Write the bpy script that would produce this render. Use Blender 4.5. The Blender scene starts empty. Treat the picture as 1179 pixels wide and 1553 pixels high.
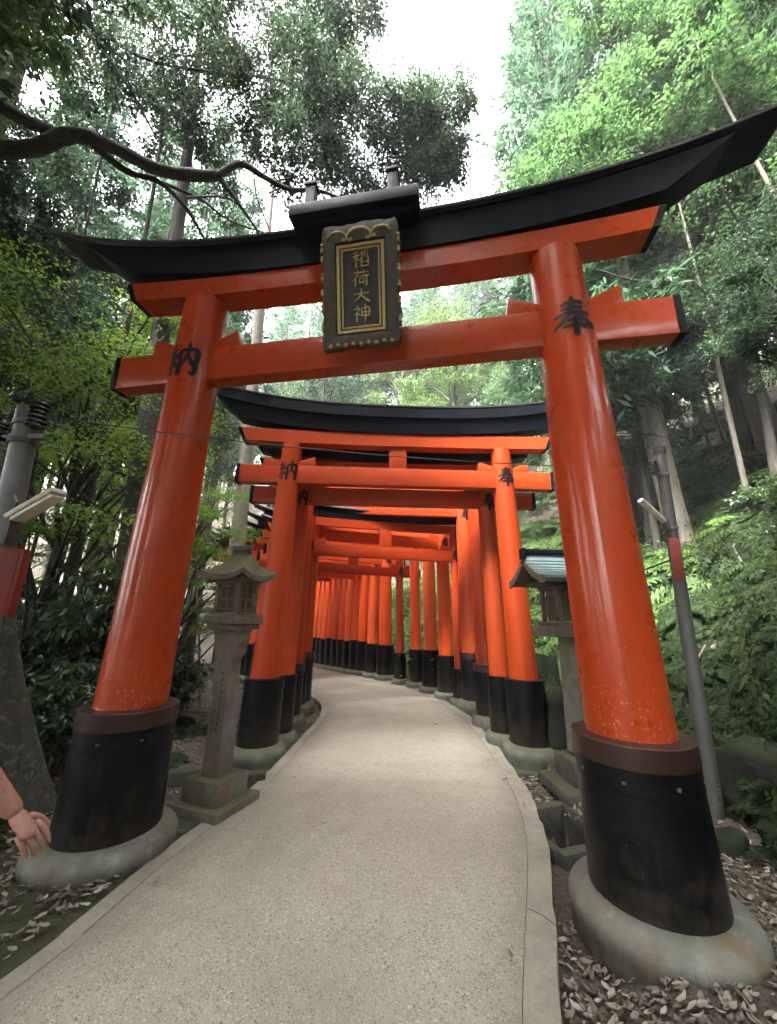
import bpy, bmesh, math, random
import numpy as np
from mathutils import Vector, Matrix

random.seed(7)
rng = np.random.default_rng(7)
C = bpy.context.scene
COL = C.collection

# ------------------------------------------------------------------ camera, sky, sun, exposure
F_PX, W_PX, H_PX = 583.0, 1179.0, 1553.0
PITCH, ROLL, EYE = math.radians(15.3), math.radians(0.7), 1.55
_fw = Vector((0, math.cos(PITCH), math.sin(PITCH)))
_up = Vector((0, -math.sin(PITCH), math.cos(PITCH)))
_rt = Vector((1, 0, 0))
CR = _rt * math.cos(ROLL) + _up * math.sin(ROLL)
CU = -_rt * math.sin(ROLL) + _up * math.cos(ROLL)
cd = bpy.data.cameras.new('camera')
cam = bpy.data.objects.new('camera', cd)
COL.objects.link(cam)
m = Matrix.Identity(4)
for i in range(3):
    m[i][0], m[i][1], m[i][2] = CR[i], CU[i], -_fw[i]
m[0][3], m[1][3], m[2][3] = 0, 0, EYE
cam.matrix_world = m
cd.sensor_fit = 'HORIZONTAL'
cd.sensor_width = 36
cd.lens = 36 * F_PX / W_PX
cd.clip_end = 600
cd.clip_start = 0.05
C.camera = cam

SUN_EL, SUN_AZ = math.radians(58), math.radians(-136)      # azimuth from +Y, positive to +X
world = bpy.data.worlds.new('World')
C.world = world
world.use_nodes = True
wn, wl = world.node_tree.nodes, world.node_tree.links
bg = wn['Background']
sky = wn.new('ShaderNodeTexSky')
sky.sky_type = 'NISHITA'
sky.sun_disc = False
sky.sun_elevation = SUN_EL
sky.sun_rotation = SUN_AZ
sky.air_density = 1.0
sky.dust_density = 6.0
sky.ozone_density = 1.0
hsv = wn.new('ShaderNodeHueSaturation')                     # overcast: the cloud takes most of the blue out
hsv.inputs['Saturation'].default_value = 0.18
wl.new(sky.outputs[0], hsv.inputs['Color'])
wl.new(hsv.outputs[0], bg.inputs['Color'])
bg.inputs['Strength'].default_value = 0.15

sl = bpy.data.lights.new('sun', 'SUN')
sl.energy = 1.5
sl.angle = math.radians(10)
sl.color = (1.0, 0.96, 0.9)
sun = bpy.data.objects.new('sun', sl)
COL.objects.link(sun)
sd = Vector((math.cos(SUN_EL) * math.sin(SUN_AZ), math.cos(SUN_EL) * math.cos(SUN_AZ), math.sin(SUN_EL)))
sun.rotation_euler = sd.to_track_quat('Z', 'Y').to_euler()

C.view_settings.view_transform = 'Standard'
C.view_settings.look = 'None'
C.view_settings.gamma = 1
C.view_settings.use_curve_mapping = False
C.view_settings.exposure = 4.4
C.render.engine = 'CYCLES'
C.cycles.use_denoising = True
C.cycles.max_bounces = 6
C.cycles.diffuse_bounces = 4
C.cycles.glossy_bounces = 2
C.cycles.transmission_bounces = 3
C.cycles.sample_clamp_indirect = 8

# ------------------------------------------------------------------ helpers
def at(px, py, t):
    """world point seen at photo pixel (px,py) at forward distance t"""
    return Vector((0, 0, EYE)) + (_fw + CR * ((px - W_PX / 2) / F_PX) + CU * ((H_PX / 2 - py) / F_PX)) * t

def tag(o, label=None, cat=None, group=None, kind=None):
    if label: o['label'] = label
    if cat: o['category'] = cat
    if group: o['group'] = group
    if kind: o['kind'] = kind
    return o

def empty(name, loc, rz=0.0):
    o = bpy.data.objects.new(name, None)
    o.empty_display_size = 0.1
    COL.objects.link(o)
    o.location = loc
    o.rotation_euler = (0, 0, rz)
    return o

def link(name, me, mat=None, parent=None):
    o = bpy.data.objects.new(name, me)
    COL.objects.link(o)
    if mat is not None and not me.materials:
        me.materials.append(mat)
    if parent is not None:
        o.parent = parent
    return o

def copy_tree(o, parent=None):
    c = o.copy()
    COL.objects.link(c)
    if parent is not None:
        c.parent = parent
    for ch in list(o.children):
        copy_tree(ch, c)
    return c

class MB:
    def __init__(self):
        self.v, self.f = [], []
    def add(self, vs, fs):
        n = len(self.v)
        self.v += [tuple(p) for p in vs]
        self.f += [tuple(i + n for i in f) for f in fs]
        return self
    def box(self, c, s, rot=None, taper=(1, 1), shear=(0, 0)):
        vs = []
        for z in (-.5, .5):
            k = (1, 1) if z < 0 else taper
            for x, y in ((-.5, -.5), (.5, -.5), (.5, .5), (-.5, .5)):
                p = Vector((x * s[0] * k[0], y * s[1] * k[1], z * s[2]))
                if z > 0: p += Vector((shear[0], shear[1], 0))
                if rot is not None: p = rot @ p
                vs.append(p + Vector(c))
        self.add(vs, [(3, 2, 1, 0), (4, 5, 6, 7), (0, 1, 5, 4), (1, 2, 6, 5), (2, 3, 7, 6), (3, 0, 4, 7)])
        return self
    def tube(self, pts, rad, sides=8, cap=True, wob=0.0, rn=None):
        pts = [Vector(p) for p in pts]
        vs, fs = [], []
        a = None
        for i, p in enumerate(pts):
            t = (pts[min(i + 1, len(pts) - 1)] - pts[max(i - 1, 0)])
            t = t.normalized() if t.length > 1e-9 else Vector((0, 0, 1))
            if a is None:
                a = t.orthogonal().normalized()
            a = (a - t * a.dot(t)).normalized()
            b = t.cross(a)
            for k in range(sides):
                th = 2 * math.pi * k / sides
                r = rad[i] * (1 + (wob * (random.random() - .5) * 2 if wob else 0))
                vs.append(p + (a * math.cos(th) + b * math.sin(th)) * r)
        for i in range(len(pts) - 1):
            for k in range(sides):
                k2 = (k + 1) % sides
                fs.append((i * sides + k, i * sides + k2, (i + 1) * sides + k2, (i + 1) * sides + k))
        if cap:
            fs.append(tuple(range(sides - 1, -1, -1)))
            fs.append(tuple((len(pts) - 1) * sides + k for k in range(sides)))
        self.add(vs, fs)
        return self
    def lathe(self, prof, seg=32, c=(0, 0, 0), sx=1.0, sy=1.0, cap=True):
        vs, fs = [], []
        for r, z in prof:
            for k in range(seg):
                th = 2 * math.pi * k / seg
                vs.append((c[0] + r * sx * math.cos(th), c[1] + r * sy * math.sin(th), c[2] + z))
        n = len(prof)
        for i in range(n - 1):
            for k in range(seg):
                k2 = (k + 1) % seg
                fs.append((i * seg + k, i * seg + k2, (i + 1) * seg + k2, (i + 1) * seg + k))
        if cap:
            fs.append(tuple(range(seg - 1, -1, -1)))
            fs.append(tuple((n - 1) * seg + k for k in range(seg)))
        self.add(vs, fs)
        return self
    def mesh(self, name, smooth=False, bevel=0.0, bseg=2, angle=40):
        me = bpy.data.meshes.new(name)
        me.from_pydata([tuple(p) for p in self.v], [], self.f)
        if bevel:
            bm = bmesh.new(); bm.from_mesh(me)
            bmesh.ops.remove_doubles(bm, verts=bm.verts, dist=1e-5)
            es = [e for e in bm.edges if len(e.link_faces) == 2 and e.calc_face_angle(0) > math.radians(30)]
            bmesh.ops.bevel(bm, geom=es, offset=bevel, segments=bseg, affect='EDGES', profile=.6)
            bm.to_mesh(me); bm.free()
        if smooth or bevel:
            me.polygons.foreach_set('use_smooth', [True] * len(me.polygons))
            me.set_sharp_from_angle(angle=math.radians(angle))
        me.update()
        return me
    def build(self, name, mat, parent=None, **kw):
        return link(name, self.mesh(name, **kw), mat, parent)

def np_mesh(name, V, F, smooth=False):
    """V (n,3), F (m,4) or (m,3)"""
    me = bpy.data.meshes.new(name)
    k = F.shape[1]
    me.vertices.add(len(V)); me.vertices.foreach_set('co', np.ascontiguousarray(V, dtype=np.float32).ravel())
    me.loops.add(F.size); me.loops.foreach_set('vertex_index', np.ascontiguousarray(F, dtype=np.int32).ravel())
    me.polygons.add(len(F))
    me.polygons.foreach_set('loop_start', np.arange(0, F.size, k, dtype=np.int32))
    if smooth:
        me.polygons.foreach_set('use_smooth', np.ones(len(F), dtype=bool))
    me.update(calc_edges=True)
    return me

# ------------------------------------------------------------------ materials
def mat_new(name):
    mt = bpy.data.materials.new(name)
    mt.use_nodes = True
    return mt, mt.node_tree.nodes, mt.node_tree.links, mt.node_tree.nodes['Principled BSDF']

def ramp(n, l, src, stops):
    r = n.new('ShaderNodeValToRGB')
    e = r.color_ramp.elements
    while len(e) < len(stops): e.new(.5)
    for i, (p, c) in enumerate(stops):
        e[i].position = p
        e[i].color = (*c, 1) if len(c) == 3 else c
    l.new(src, r.inputs[0])
    return r

def noise(n, l, scale, detail=4, rough=.55, vec=None, dist=0):
    t = n.new('ShaderNodeTexNoise')
    t.inputs['Scale'].default_value = scale
    t.inputs['Detail'].default_value = detail
    t.inputs['Roughness'].default_value = rough
    t.inputs['Distortion'].default_value = dist
    if vec is not None: l.new(vec, t.inputs['Vector'])
    return t

def mixc(n, l, fac, a, b, mode='MIX'):
    mx = n.new('ShaderNodeMix')
    mx.data_type = 'RGBA'
    mx.blend_type = mode
    def put(sock, v):
        if hasattr(v, 'is_output') or isinstance(v, bpy.types.NodeSocket): l.new(v, sock)
        elif isinstance(v, (int, float)): sock.default_value = v
        else: sock.default_value = (*v, 1)
    put(mx.inputs['Factor'], fac)
    put(mx.inputs['A'], a)
    put(mx.inputs['B'], b)
    return mx.outputs['Result']

def objcoord(n):
    return n.new('ShaderNodeTexCoord').outputs['Object']

def mapped(n, l, vec, scale):
    mp = n.new('ShaderNodeMapping')
    mp.inputs['Scale'].default_value = scale
    l.new(vec, mp.inputs['Vector'])
    return mp.outputs[0]

def bump(n, l, h, strength, dist, bsdf, prev=None):
    b = n.new('ShaderNodeBump')
    b.inputs['Strength'].default_value = strength
    b.inputs['Distance'].default_value = dist
    l.new(h, b.inputs['Height'])
    if prev is not None: l.new(prev, b.inputs['Normal'])
    l.new(b.outputs[0], bsdf.inputs['Normal'])
    return b.outputs[0]

M = {}
def vermilion(name, base, dark, rough, chips):
    mt, n, l, b = mat_new(name)
    oc = objcoord(n)
    big = noise(n, l, .9, 3, .5, oc)
    st = noise(n, l, 16, 5, .65, mapped(n, l, oc, (1, 1, .05)))
    fine = noise(n, l, 60, 3, .6, mapped(n, l, oc, (1, 1, .12)))
    c = mixc(n, l, ramp(n, l, big.outputs[0], [(.3, (0, 0, 0)), (.75, (.6, .6, .6))]).outputs[0], base, dark)
    c = mixc(n, l, ramp(n, l, st.outputs[0], [(.5, (0, 0, 0)), (.8, (.55, .55, .55))]).outputs[0], c, dark)
    c = mixc(n, l, ramp(n, l, fine.outputs[0], [(.45, (0, 0, 0)), (.8, (.25, .25, .25))]).outputs[0], c, tuple(x * 1.15 + .03 for x in base))
    crk = noise(n, l, 46, 2, .5, mapped(n, l, oc, (1, 1, .012)))
    c = mixc(n, l, ramp(n, l, crk.outputs[0], [(.665, (0, 0, 0)), (.70, (.45, .45, .45))]).outputs[0], c, tuple(x * .35 for x in dark))
    sp = n.new('ShaderNodeSeparateXYZ'); l.new(oc, sp.inputs[0])
    low = ramp(n, l, sp.outputs[2], [(.0, (1, 1, 1)), (1.0, (1, 1, 1))])
    mr = n.new('ShaderNodeMapRange'); mr.inputs['From Min'].default_value = 1.9; mr.inputs['From Max'].default_value = .95
    l.new(sp.outputs[2], mr.inputs['Value'])
    ch = noise(n, l, 55, 5, .75, mapped(n, l, oc, (1, 1, .6)))
    gate_ = n.new('ShaderNodeMath'); gate_.operation = 'MULTIPLY_ADD'
    l.new(mr.outputs[0], gate_.inputs[0]); gate_.inputs[1].default_value = .135 if chips else .05; l.new(ch.outputs[0], gate_.inputs[2])
    chm = ramp(n, l, gate_.outputs[0], [(.70, (0, 0, 0)), (.73, (1, 1, 1))])
    c = mixc(n, l, chm.outputs[0], c, (.50, .17, .09))
    dirt = noise(n, l, 20, 5, .7, oc)
    dm = n.new('ShaderNodeMath'); dm.operation = 'MULTIPLY_ADD'
    l.new(mr.outputs[0], dm.inputs[0]); dm.inputs[1].default_value = .16; l.new(dirt.outputs[0], dm.inputs[2])
    c = mixc(n, l, ramp(n, l, dm.outputs[0], [(.74, (0, 0, 0)), (.95, (.4, .4, .4))]).outputs[0], c, (.2, .04, .01))
    l.new(c, b.inputs['Base Color'])
    rr = ramp(n, l, noise(n, l, 9, 4, .6, oc).outputs[0], [(.3, (rough - .07,) * 3), (.7, (rough + .12,) * 3)])
    l.new(rr.outputs[0], b.inputs['Roughness'])
    b.inputs['Specular IOR Level'].default_value = .22
    b.inputs['Coat Weight'].default_value = .45 if chips else .12
    b.inputs['Coat Roughness'].default_value = .12
    p = bump(n, l, fine.outputs[0], .10, .001, b)
    bump(n, l, ch.outputs[0], .12, .0015, b, p)
    return mt
M['verm'] = vermilion('vermilion_gloss', (.40, .046, .006), (.32, .033, .005), .30, True)
M['verm2'] = vermilion('vermilion_satin', (.42, .050, .008), (.34, .036, .006), .40, False)
M['verm3'] = vermilion('vermilion_faded', (.44, .060, .013), (.37, .045, .010), .46, False)
M['verm4'] = vermilion('vermilion_deep', (.38, .040, .006), (.30, .028, .005), .42, False)

def black(name, col, rough, wear, mud=0.0):
    mt, n, l, b = mat_new(name)
    oc = objcoord(n)
    st = noise(n, l, 12, 6, .7, mapped(n, l, oc, (1, 1, .09)))
    big = noise(n, l, 3, 4, .6, oc)
    c = mixc(n, l, ramp(n, l, st.outputs[0], [(.56, (0, 0, 0)), (.8, (wear,) * 3)]).outputs[0], col, (.085, .08, .068))
    if mud:
        sp = n.new('ShaderNodeSeparateXYZ'); l.new(oc, sp.inputs[0])
        mr = n.new('ShaderNodeMapRange'); mr.inputs['From Min'].default_value = .62; mr.inputs['From Max'].default_value = .18
        l.new(sp.outputs[2], mr.inputs['Value'])
        mm = n.new('ShaderNodeMath'); mm.operation = 'MULTIPLY_ADD'; mm.inputs[1].default_value = .30
        l.new(mr.outputs[0], mm.inputs[0]); l.new(noise(n, l, 11, 7, .75, oc).outputs[0], mm.inputs[2])
        c = mixc(n, l, ramp(n, l, mm.outputs[0], [(.60, (0, 0, 0)), (.9, (mud,) * 3)]).outputs[0], c, (.075, .06, .042))
        sc_ = noise(n, l, 90, 3, .6, mapped(n, l, oc, (1, 1, .25)))
        c = mixc(n, l, ramp(n, l, sc_.outputs[0], [(.70, (0, 0, 0)), (.74, (.5,) * 3)]).outputs[0], c, (.16, .15, .13))
    l.new(c, b.inputs['Base Color'])
    l.new(ramp(n, l, big.outputs[0], [(.3, (rough - .1,) * 3), (.7, (rough + .18,) * 3)]).outputs[0], b.inputs['Roughness'])
    h = noise(n, l, 40, 4, .6, oc)
    b.inputs['Specular IOR Level'].default_value = .18
    bump(n, l, h.outputs[0], .2, .003, b)
    return mt
M['verm5'] = vermilion('vermilion_sunlit', (.70, .085, .010), (.58, .062, .009), .45, False)  # brighter red for the bend gates, sunlight put into the colour
M['verm6'] = vermilion('vermilion_sunlit_pink', (.68, .105, .022), (.58, .08, .018), .5, False)  # pinkish bend gates, likewise brightened in colour in place of sunlight
M['black'] = black('black_lacquer', (.0022, .0025, .0035), .40, .28, .34)
M['roof'] = black('blue_black_roof', (.0035, .0055, .011), .45, .04)
M['roofedge'] = black('grey_roof_edge', (.075, .07, .068), .5, .4)
M['ink'] = black('black_ink', (.007, .007, .010), .38, .0)

def simple(name, col, rough=.6, metal=0.0, var=.25, scale=12, bmp=.2, bdist=.004, col2=None, streak=None):
    mt, n, l, b = mat_new(name)
    oc = objcoord(n)
    nz = noise(n, l, scale, 6, .65, oc if streak is None else mapped(n, l, oc, streak))
    c2 = col2 or tuple(x * (1 - var) for x in col)
    c = mixc(n, l, ramp(n, l, nz.outputs[0], [(.32, (0, 0, 0)), (.68, (1, 1, 1))]).outputs[0], col, c2)
    l.new(c, b.inputs['Base Color'])
    b.inputs['Roughness'].default_value = rough
    b.inputs['Metallic'].default_value = metal
    if bmp:
        bump(n, l, noise(n, l, scale * 4, 5, .65, oc).outputs[0], bmp, bdist, b)
    return mt
M['collar'] = simple('copper_collar', (.050, .022, .015), .42, .35, .3, 8, .15)
M['gold'] = simple('gold_leaf', (.50, .38, .15), .42, .55, .35, 30, .2)
M['board'] = simple('plaque_black', (.018, .017, .02), .4, 0, .3, 20, .1)
M['frame_dark'] = simple('plaque_frame_dark', (.026, .024, .023), .42, .2, .4, 38, .5, .006, (.075, .058, .03))
M['steel'] = simple('galvanised_pole', (.16, .17, .175), .5, .3, .35, 9, .15)
M['darkpole'] = simple('dark_pole', (.085, .085, .08), .55, .2, .35, 9, .15)
M['lampcase'] = simple('lamp_cream', (.52, .48, .38), .5, 0, .2, 20, .05)
M['lampglass'] = simple('lamp_diffuser', (.62, .6, .5), .35, 0, .1, 20, .0)
M['insul'] = simple('insulator_glaze', (.045, .045, .045), .25, 0, .3, 20, 0)
M['signred'] = simple('sign_red', (.30, .025, .018), .5, 0, .45, 7, .1, .003, (.10, .02, .012), (1, 1, .25))
M['wire'] = simple('wire_black', (.012, .012, .012), .5, 0, .2, 10, 0)
M['patina'] = simple('copper_patina', (.135, .20, .195), .5, .15, .3, 14, .2)
M['wood'] = simple('weathered_wood', (.10, .075, .05), .75, 0, .45, 14, .4, .005, None, (1, 1, .12))
M['bamboo'] = simple('pale_stake', (.30, .31, .24), .5, 0, .3, 9, .1)
M['skin'] = simple('skin', (.33, .18, .13), .6, 0, .15, 70, .35, .002, (.26, .115, .08))
M['shirt'] = simple('shirt_cotton', (.10, .12, .16), .85, 0, .2, 20, .2)
M['jeans'] = simple('trouser_cotton', (.06, .06, .07), .85, 0, .2, 20, .2)
M['hair'] = simple('hair_dark', (.015, .012, .01), .5, 0, .2, 30, .2)

def stone(name, c1, c2, moss, moss_amt, rust=None, rough=.8, bd=.006):
    mt, n, l, b = mat_new(name)
    oc = objcoord(n)
    geo = n.new('ShaderNodeNewGeometry')
    a = noise(n, l, 7, 8, .65, oc)
    fine = noise(n, l, 60, 4, .7, oc)
    c = mixc(n, l, ramp(n, l, a.outputs[0], [(.3, (0, 0, 0)), (.7, (1, 1, 1))]).outputs[0], c1, c2)
    if rust:
        s = noise(n, l, 5, 4, .6, mapped(n, l, oc, (1, 1, .15)))
        c = mixc(n, l, ramp(n, l, s.outputs[0], [(.53, (0, 0, 0)), (.7, (.75,) * 3)]).outputs[0], c, rust)
    sep = n.new('ShaderNodeSeparateXYZ'); l.new(geo.outputs['Normal'], sep.inputs[0])
    mn = noise(n, l, 4, 6, .7, oc)
    ad = n.new('ShaderNodeMath'); ad.operation = 'MULTIPLY_ADD'; ad.inputs[1].default_value = .625
    hf = n.new('ShaderNodeMath'); hf.operation = 'MULTIPLY'; hf.inputs[1].default_value = .625; l.new(mn.outputs[0], hf.inputs[0])
    l.new(sep.outputs[2], ad.inputs[0]); l.new(hf.outputs[0], ad.inputs[2])
    mk = ramp(n, l, ad.outputs[0], [(min(.98, (1.25 - moss_amt) / 1.6), (0, 0, 0)), (min(1, (1.55 - moss_amt) / 1.6), (.7,) * 3)])
    c = mixc(n, l, mk.outputs[0], c, moss)
    l.new(c, b.inputs['Base Color'])
    b.inputs['Roughness'].default_value = rough
    b.inputs['Specular IOR Level'].default_value = .15
    p = bump(n, l, a.outputs[0], .6, bd * 4, b)
    bump(n, l, fine.outputs[0], .5, bd, b, p)
    return mt
def ring_mat():
    mt, n, l, b = mat_new('cement_ring_stained')
    oc = objcoord(n)
    a = noise(n, l, 6, 7, .7, oc)
    st = noise(n, l, 9, 5, .65, mapped(n, l, oc, (1, 1, .10)))
    st2 = noise(n, l, 5, 4, .6, mapped(n, l, oc, (1, 1, .08)))
    c = mixc(n, l, ramp(n, l, a.outputs[0], [(.3, (0, 0, 0)), (.7, (1, 1, 1))]).outputs[0], (.155, .15, .118), (.085, .083, .064))
    c = mixc(n, l, ramp(n, l, st.outputs[0], [(.54, (0, 0, 0)), (.70, (.75,) * 3)]).outputs[0], c, (.20, .23, .195))
    c = mixc(n, l, ramp(n, l, st2.outputs[0], [(.53, (0, 0, 0)), (.66, (.8,) * 3)]).outputs[0], c, (.13, .075, .038))
    dk = noise(n, l, 3.2, 6, .7, oc)
    c = mixc(n, l, ramp(n, l, dk.outputs[0], [(.54, (0, 0, 0)), (.74, (.7,) * 3)]).outputs[0], c, (.045, .044, .03))
    sp = n.new('ShaderNodeSeparateXYZ'); l.new(oc, sp.inputs[0])
    mr = n.new('ShaderNodeMapRange'); mr.inputs['From Min'].default_value = .19; mr.inputs['From Max'].default_value = .12
    l.new(sp.outputs[2], mr.inputs['Value'])
    mu = n.new('ShaderNodeMath'); mu.operation = 'MULTIPLY'; l.new(mr.outputs[0], mu.inputs[0])
    l.new(ramp(n, l, noise(n, l, 14, 5, .7, oc).outputs[0], [(.3, (.2,) * 3), (.6, (.9,) * 3)]).outputs[0], mu.inputs[1])
    c = mixc(n, l, mu.outputs[0], c, (.035, .033, .024))
    l.new(c, b.inputs['Base Color']); b.inputs['Roughness'].default_value = .6
    p = bump(n, l, a.outputs[0], .6, .02, b)
    bump(n, l, noise(n, l, 55, 5, .75, oc).outputs[0], .5, .005, b, p)
    return mt
M['base'] = ring_mat()
M['base2'] = stone('cement_base_mossy', (.16, .16, .13), (.085, .09, .068), (.075, .085, .035), .2, None, .75, .004)
M['granite'] = stone('lantern_granite', (.19, .172, .14), (.105, .096, .078), (.07, .075, .028), .62, (.16, .10, .075))
M['slab'] = stone('kerb_stone', (.095, .09, .078), (.045, .043, .036), (.048, .054, .022), .28)
M['rock'] = stone('mossy_rock', (.024, .024, .020), (.011, .011, .010), (.014, .020, .007), .6, None, .9, .015)

def concrete_path(name, pale):
    mt, n, l, b = mat_new(name)
    oc = objcoord(n)
    v = n.new('ShaderNodeTexVoronoi'); v.inputs['Scale'].default_value = 100; l.new(oc, v.inputs['Vector'])
    big = noise(n, l, .9, 6, .65, oc)
    mid = noise(n, l, 6, 5, .65, oc)
    sp = n.new('ShaderNodeSeparateColor'); l.new(v.outputs['Color'], sp.inputs[0])
    peb = ramp(n, l, sp.outputs[0], [(0, (.065, .058, .047)), (.14, (.18, .16, .125)), (.3, (.31, .28, .222)), (.8, (.395, .36, .29)), (1, (.56, .53, .46))])
    mort = ramp(n, l, v.outputs['Distance'], [(.35, (0, 0, 0)), (.6, (1, 1, 1))])
    c = mixc(n, l, mort.outputs[0], peb.outputs[0], (.315, .282, .222))
    c = mixc(n, l, ramp(n, l, big.outputs[0], [(.3, (0, 0, 0)), (.72, (.5,) * 3)]).outputs[0], c, (.235, .21, .162))
    c = mixc(n, l, ramp(n, l, mid.outputs[0], [(.4, (0, 0, 0)), (.75, (.35,) * 3)]).outputs[0], c, (.40, .365, .295))
    ed = n.new('ShaderNodeAttribute'); ed.attribute_name = 'edge'
    en = noise(n, l, 2.6, 7, .7, oc)
    em = n.new('ShaderNodeMath'); em.operation = 'MULTIPLY_ADD'; em.inputs[1].default_value = .42
    l.new(en.outputs[0], em.inputs[0]); l.new(ed.outputs['Fac'], em.inputs[2])
    c = mixc(n, l, ramp(n, l, em.outputs[0], [(.86, (0, 0, 0)), (1.0, (.10,) * 3)]).outputs[0], c, (.13, .11, .08))
    c = mixc(n, l, ramp(n, l, em.outputs[0], [(.98, (0, 0, 0)), (1.0, (.0,) * 3)]).outputs[0], c, (.13, .11, .08))
    e2 = n.new('ShaderNodeMapRange'); e2.inputs['From Min'].default_value = 1.02; e2.inputs['From Max'].default_value = 1.28; e2.inputs['To Max'].default_value = .62
    l.new(em.outputs[0], e2.inputs['Value'])
    c = mixc(n, l, e2.outputs[0], c, (.125, .105, .075))
    stn = noise(n, l, .55, 5, .6, oc, 1.2)
    c = mixc(n, l, ramp(n, l, stn.outputs[0], [(.48, (0, 0, 0)), (.66, (.42,) * 3)]).outputs[0], c, (.19, .172, .14))
    spot = noise(n, l, 3.3, 3, .5, oc)
    c = mixc(n, l, ramp(n, l, spot.outputs[0], [(.66, (0, 0, 0)), (.74, (.35,) * 3)]).outputs[0], c, (.16, .145, .115))
    l.new(c, b.inputs['Base Color'])
    b.inputs['Roughness'].default_value = .82
    p = bump(n, l, mort.outputs[0], -.45 if False else .45, -.004, b)
    bump(n, l, mid.outputs[0], .3, .012, b, p)
    return mt
M['path'] = concrete_path('exposed_aggregate', True)

def kerb_mat():
    mt, n, l, b = mat_new('smooth_concrete')
    oc = objcoord(n)
    a = noise(n, l, 3, 8, .7, oc)
    f = noise(n, l, 70, 4, .7, oc)
    c = mixc(n, l, ramp(n, l, a.outputs[0], [(.3, (0, 0, 0)), (.7, (1, 1, 1))]).outputs[0], (.30, .275, .22), (.20, .18, .14))
    c = mixc(n, l, ramp(n, l, f.outputs[0], [(.45, (0, 0, 0)), (.7, (.5,) * 3)]).outputs[0], c, (.14, .13, .11))
    dn = noise(n, l, 1.7, 6, .7, oc)
    c = mixc(n, l, ramp(n, l, dn.outputs[0], [(.46, (0, 0, 0)), (.66, (.6,) * 3)]).outputs[0], c, (.12, .105, .075))
    l.new(c, b.inputs['Base Color'])
    b.inputs['Roughness'].default_value = .85
    p = bump(n, l, f.outputs[0], .4, .004, b)
    bump(n, l, a.outputs[0], .3, .02, b, p)
    return mt
M['kerb'] = kerb_mat()
M['verge'] = stone('verge_earth', (.105, .095, .072), (.045, .042, .032), (.042, .052, .020), .42, (.075, .058, .04), .95, .02)

def soil():
    mt, n, l, b = mat_new('forest_soil')
    oc = objcoord(n)
    a = noise(n, l, 1.3, 8, .7, oc)
    f = noise(n, l, 26, 6, .75, oc)
    mo = noise(n, l, .8, 5, .6, oc, )
    c = ramp(n, l, f.outputs[0], [(.3, (.024, .018, .013)), (.48, (.075, .057, .041)), (.62, (.15, .118, .086)), (.75, (.24, .20, .155))]).outputs[0]
    c = mixc(n, l, ramp(n, l, a.outputs[0], [(.35, (0, 0, 0)), (.7, (.7,) * 3)]).outputs[0], c, (.035, .028, .02))
    c = mixc(n, l, ramp(n, l, mo.outputs[0], [(.56, (0, 0, 0)), (.7, (.7,) * 3)]).outputs[0], c, (.05, .062, .018))
    l.new(c, b.inputs['Base Color'])
    b.inputs['Roughness'].default_value = .95
    p = bump(n, l, f.outputs[0], .7, .03, b)
    bump(n, l, a.outputs[0], .5, .1, b, p)
    return mt
M['soil'] = soil()

def bark(name, c1, c2, moss=.0, scale=10):
    mt, n, l, b = mat_new(name)
    oc = objcoord(n)
    v = noise(n, l, scale, 7, .7, mapped(n, l, oc, (1, 1, .18)), .6)
    mo = noise(n, l, 2.2, 5, .65, oc)
    c = mixc(n, l, ramp(n, l, v.outputs[0], [(.35, (0, 0, 0)), (.65, (1, 1, 1))]).outputs[0], c1, c2)
    if moss:
        c = mixc(n, l, ramp(n, l, mo.outputs[0], [(.5, (0, 0, 0)), (.66, (moss,) * 3)]).outputs[0], c, (.05, .06, .022))
    l.new(c, b.inputs['Base Color'])
    b.inputs['Roughness'].default_value = .9
    bump(n, l, v.outputs[0], .8, .03, b)
    return mt
M['bark'] = bark('bark_grey_brown', (.10, .085, .068), (.04, .034, .028), .5)
M['bark_dark'] = bark('bark_dark', (.055, .047, .04), (.022, .019, .017), .35)
M['bark_pale'] = bark('bark_pale', (.26, .23, .185), (.14, .12, .095), .25, 7)
def mottled():
    mt, n, l, b = mat_new('bark_mottled')
    oc = objcoord(n)
    v = noise(n, l, 16, 8, .75, mapped(n, l, oc, (1, 1, .4)), .8)
    lich = n.new('ShaderNodeTexVoronoi'); lich.inputs['Scale'].default_value = 17
    wob = noise(n, l, 9, 4, .7, oc)
    l.new(mixc(n, l, .18, oc, wob.outputs['Color']), lich.inputs['Vector'])
    mo = noise(n, l, 3, 6, .7, oc)
    c = mixc(n, l, ramp(n, l, v.outputs[0], [(.35, (0, 0, 0)), (.62, (1, 1, 1))]).outputs[0], (.022, .019, .015), (.085, .078, .062))
    c = mixc(n, l, ramp(n, l, lich.outputs['Distance'], [(.18, (.85,) * 3), (.34, (0, 0, 0))]).outputs[0], c, (.15, .15, .125))
    c = mixc(n, l, ramp(n, l, mo.outputs[0], [(.48, (0, 0, 0)), (.62, (.7,) * 3)]).outputs[0], c, (.035, .045, .016))
    l.new(c, b.inputs['Base Color']); b.inputs['Roughness'].default_value = .92
    p = bump(n, l, v.outputs[0], .9, .05, b)
    bump(n, l, mo.outputs[0], .6, .06, b, p)
    return mt
M['bark_mottle'] = mottled()

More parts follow.
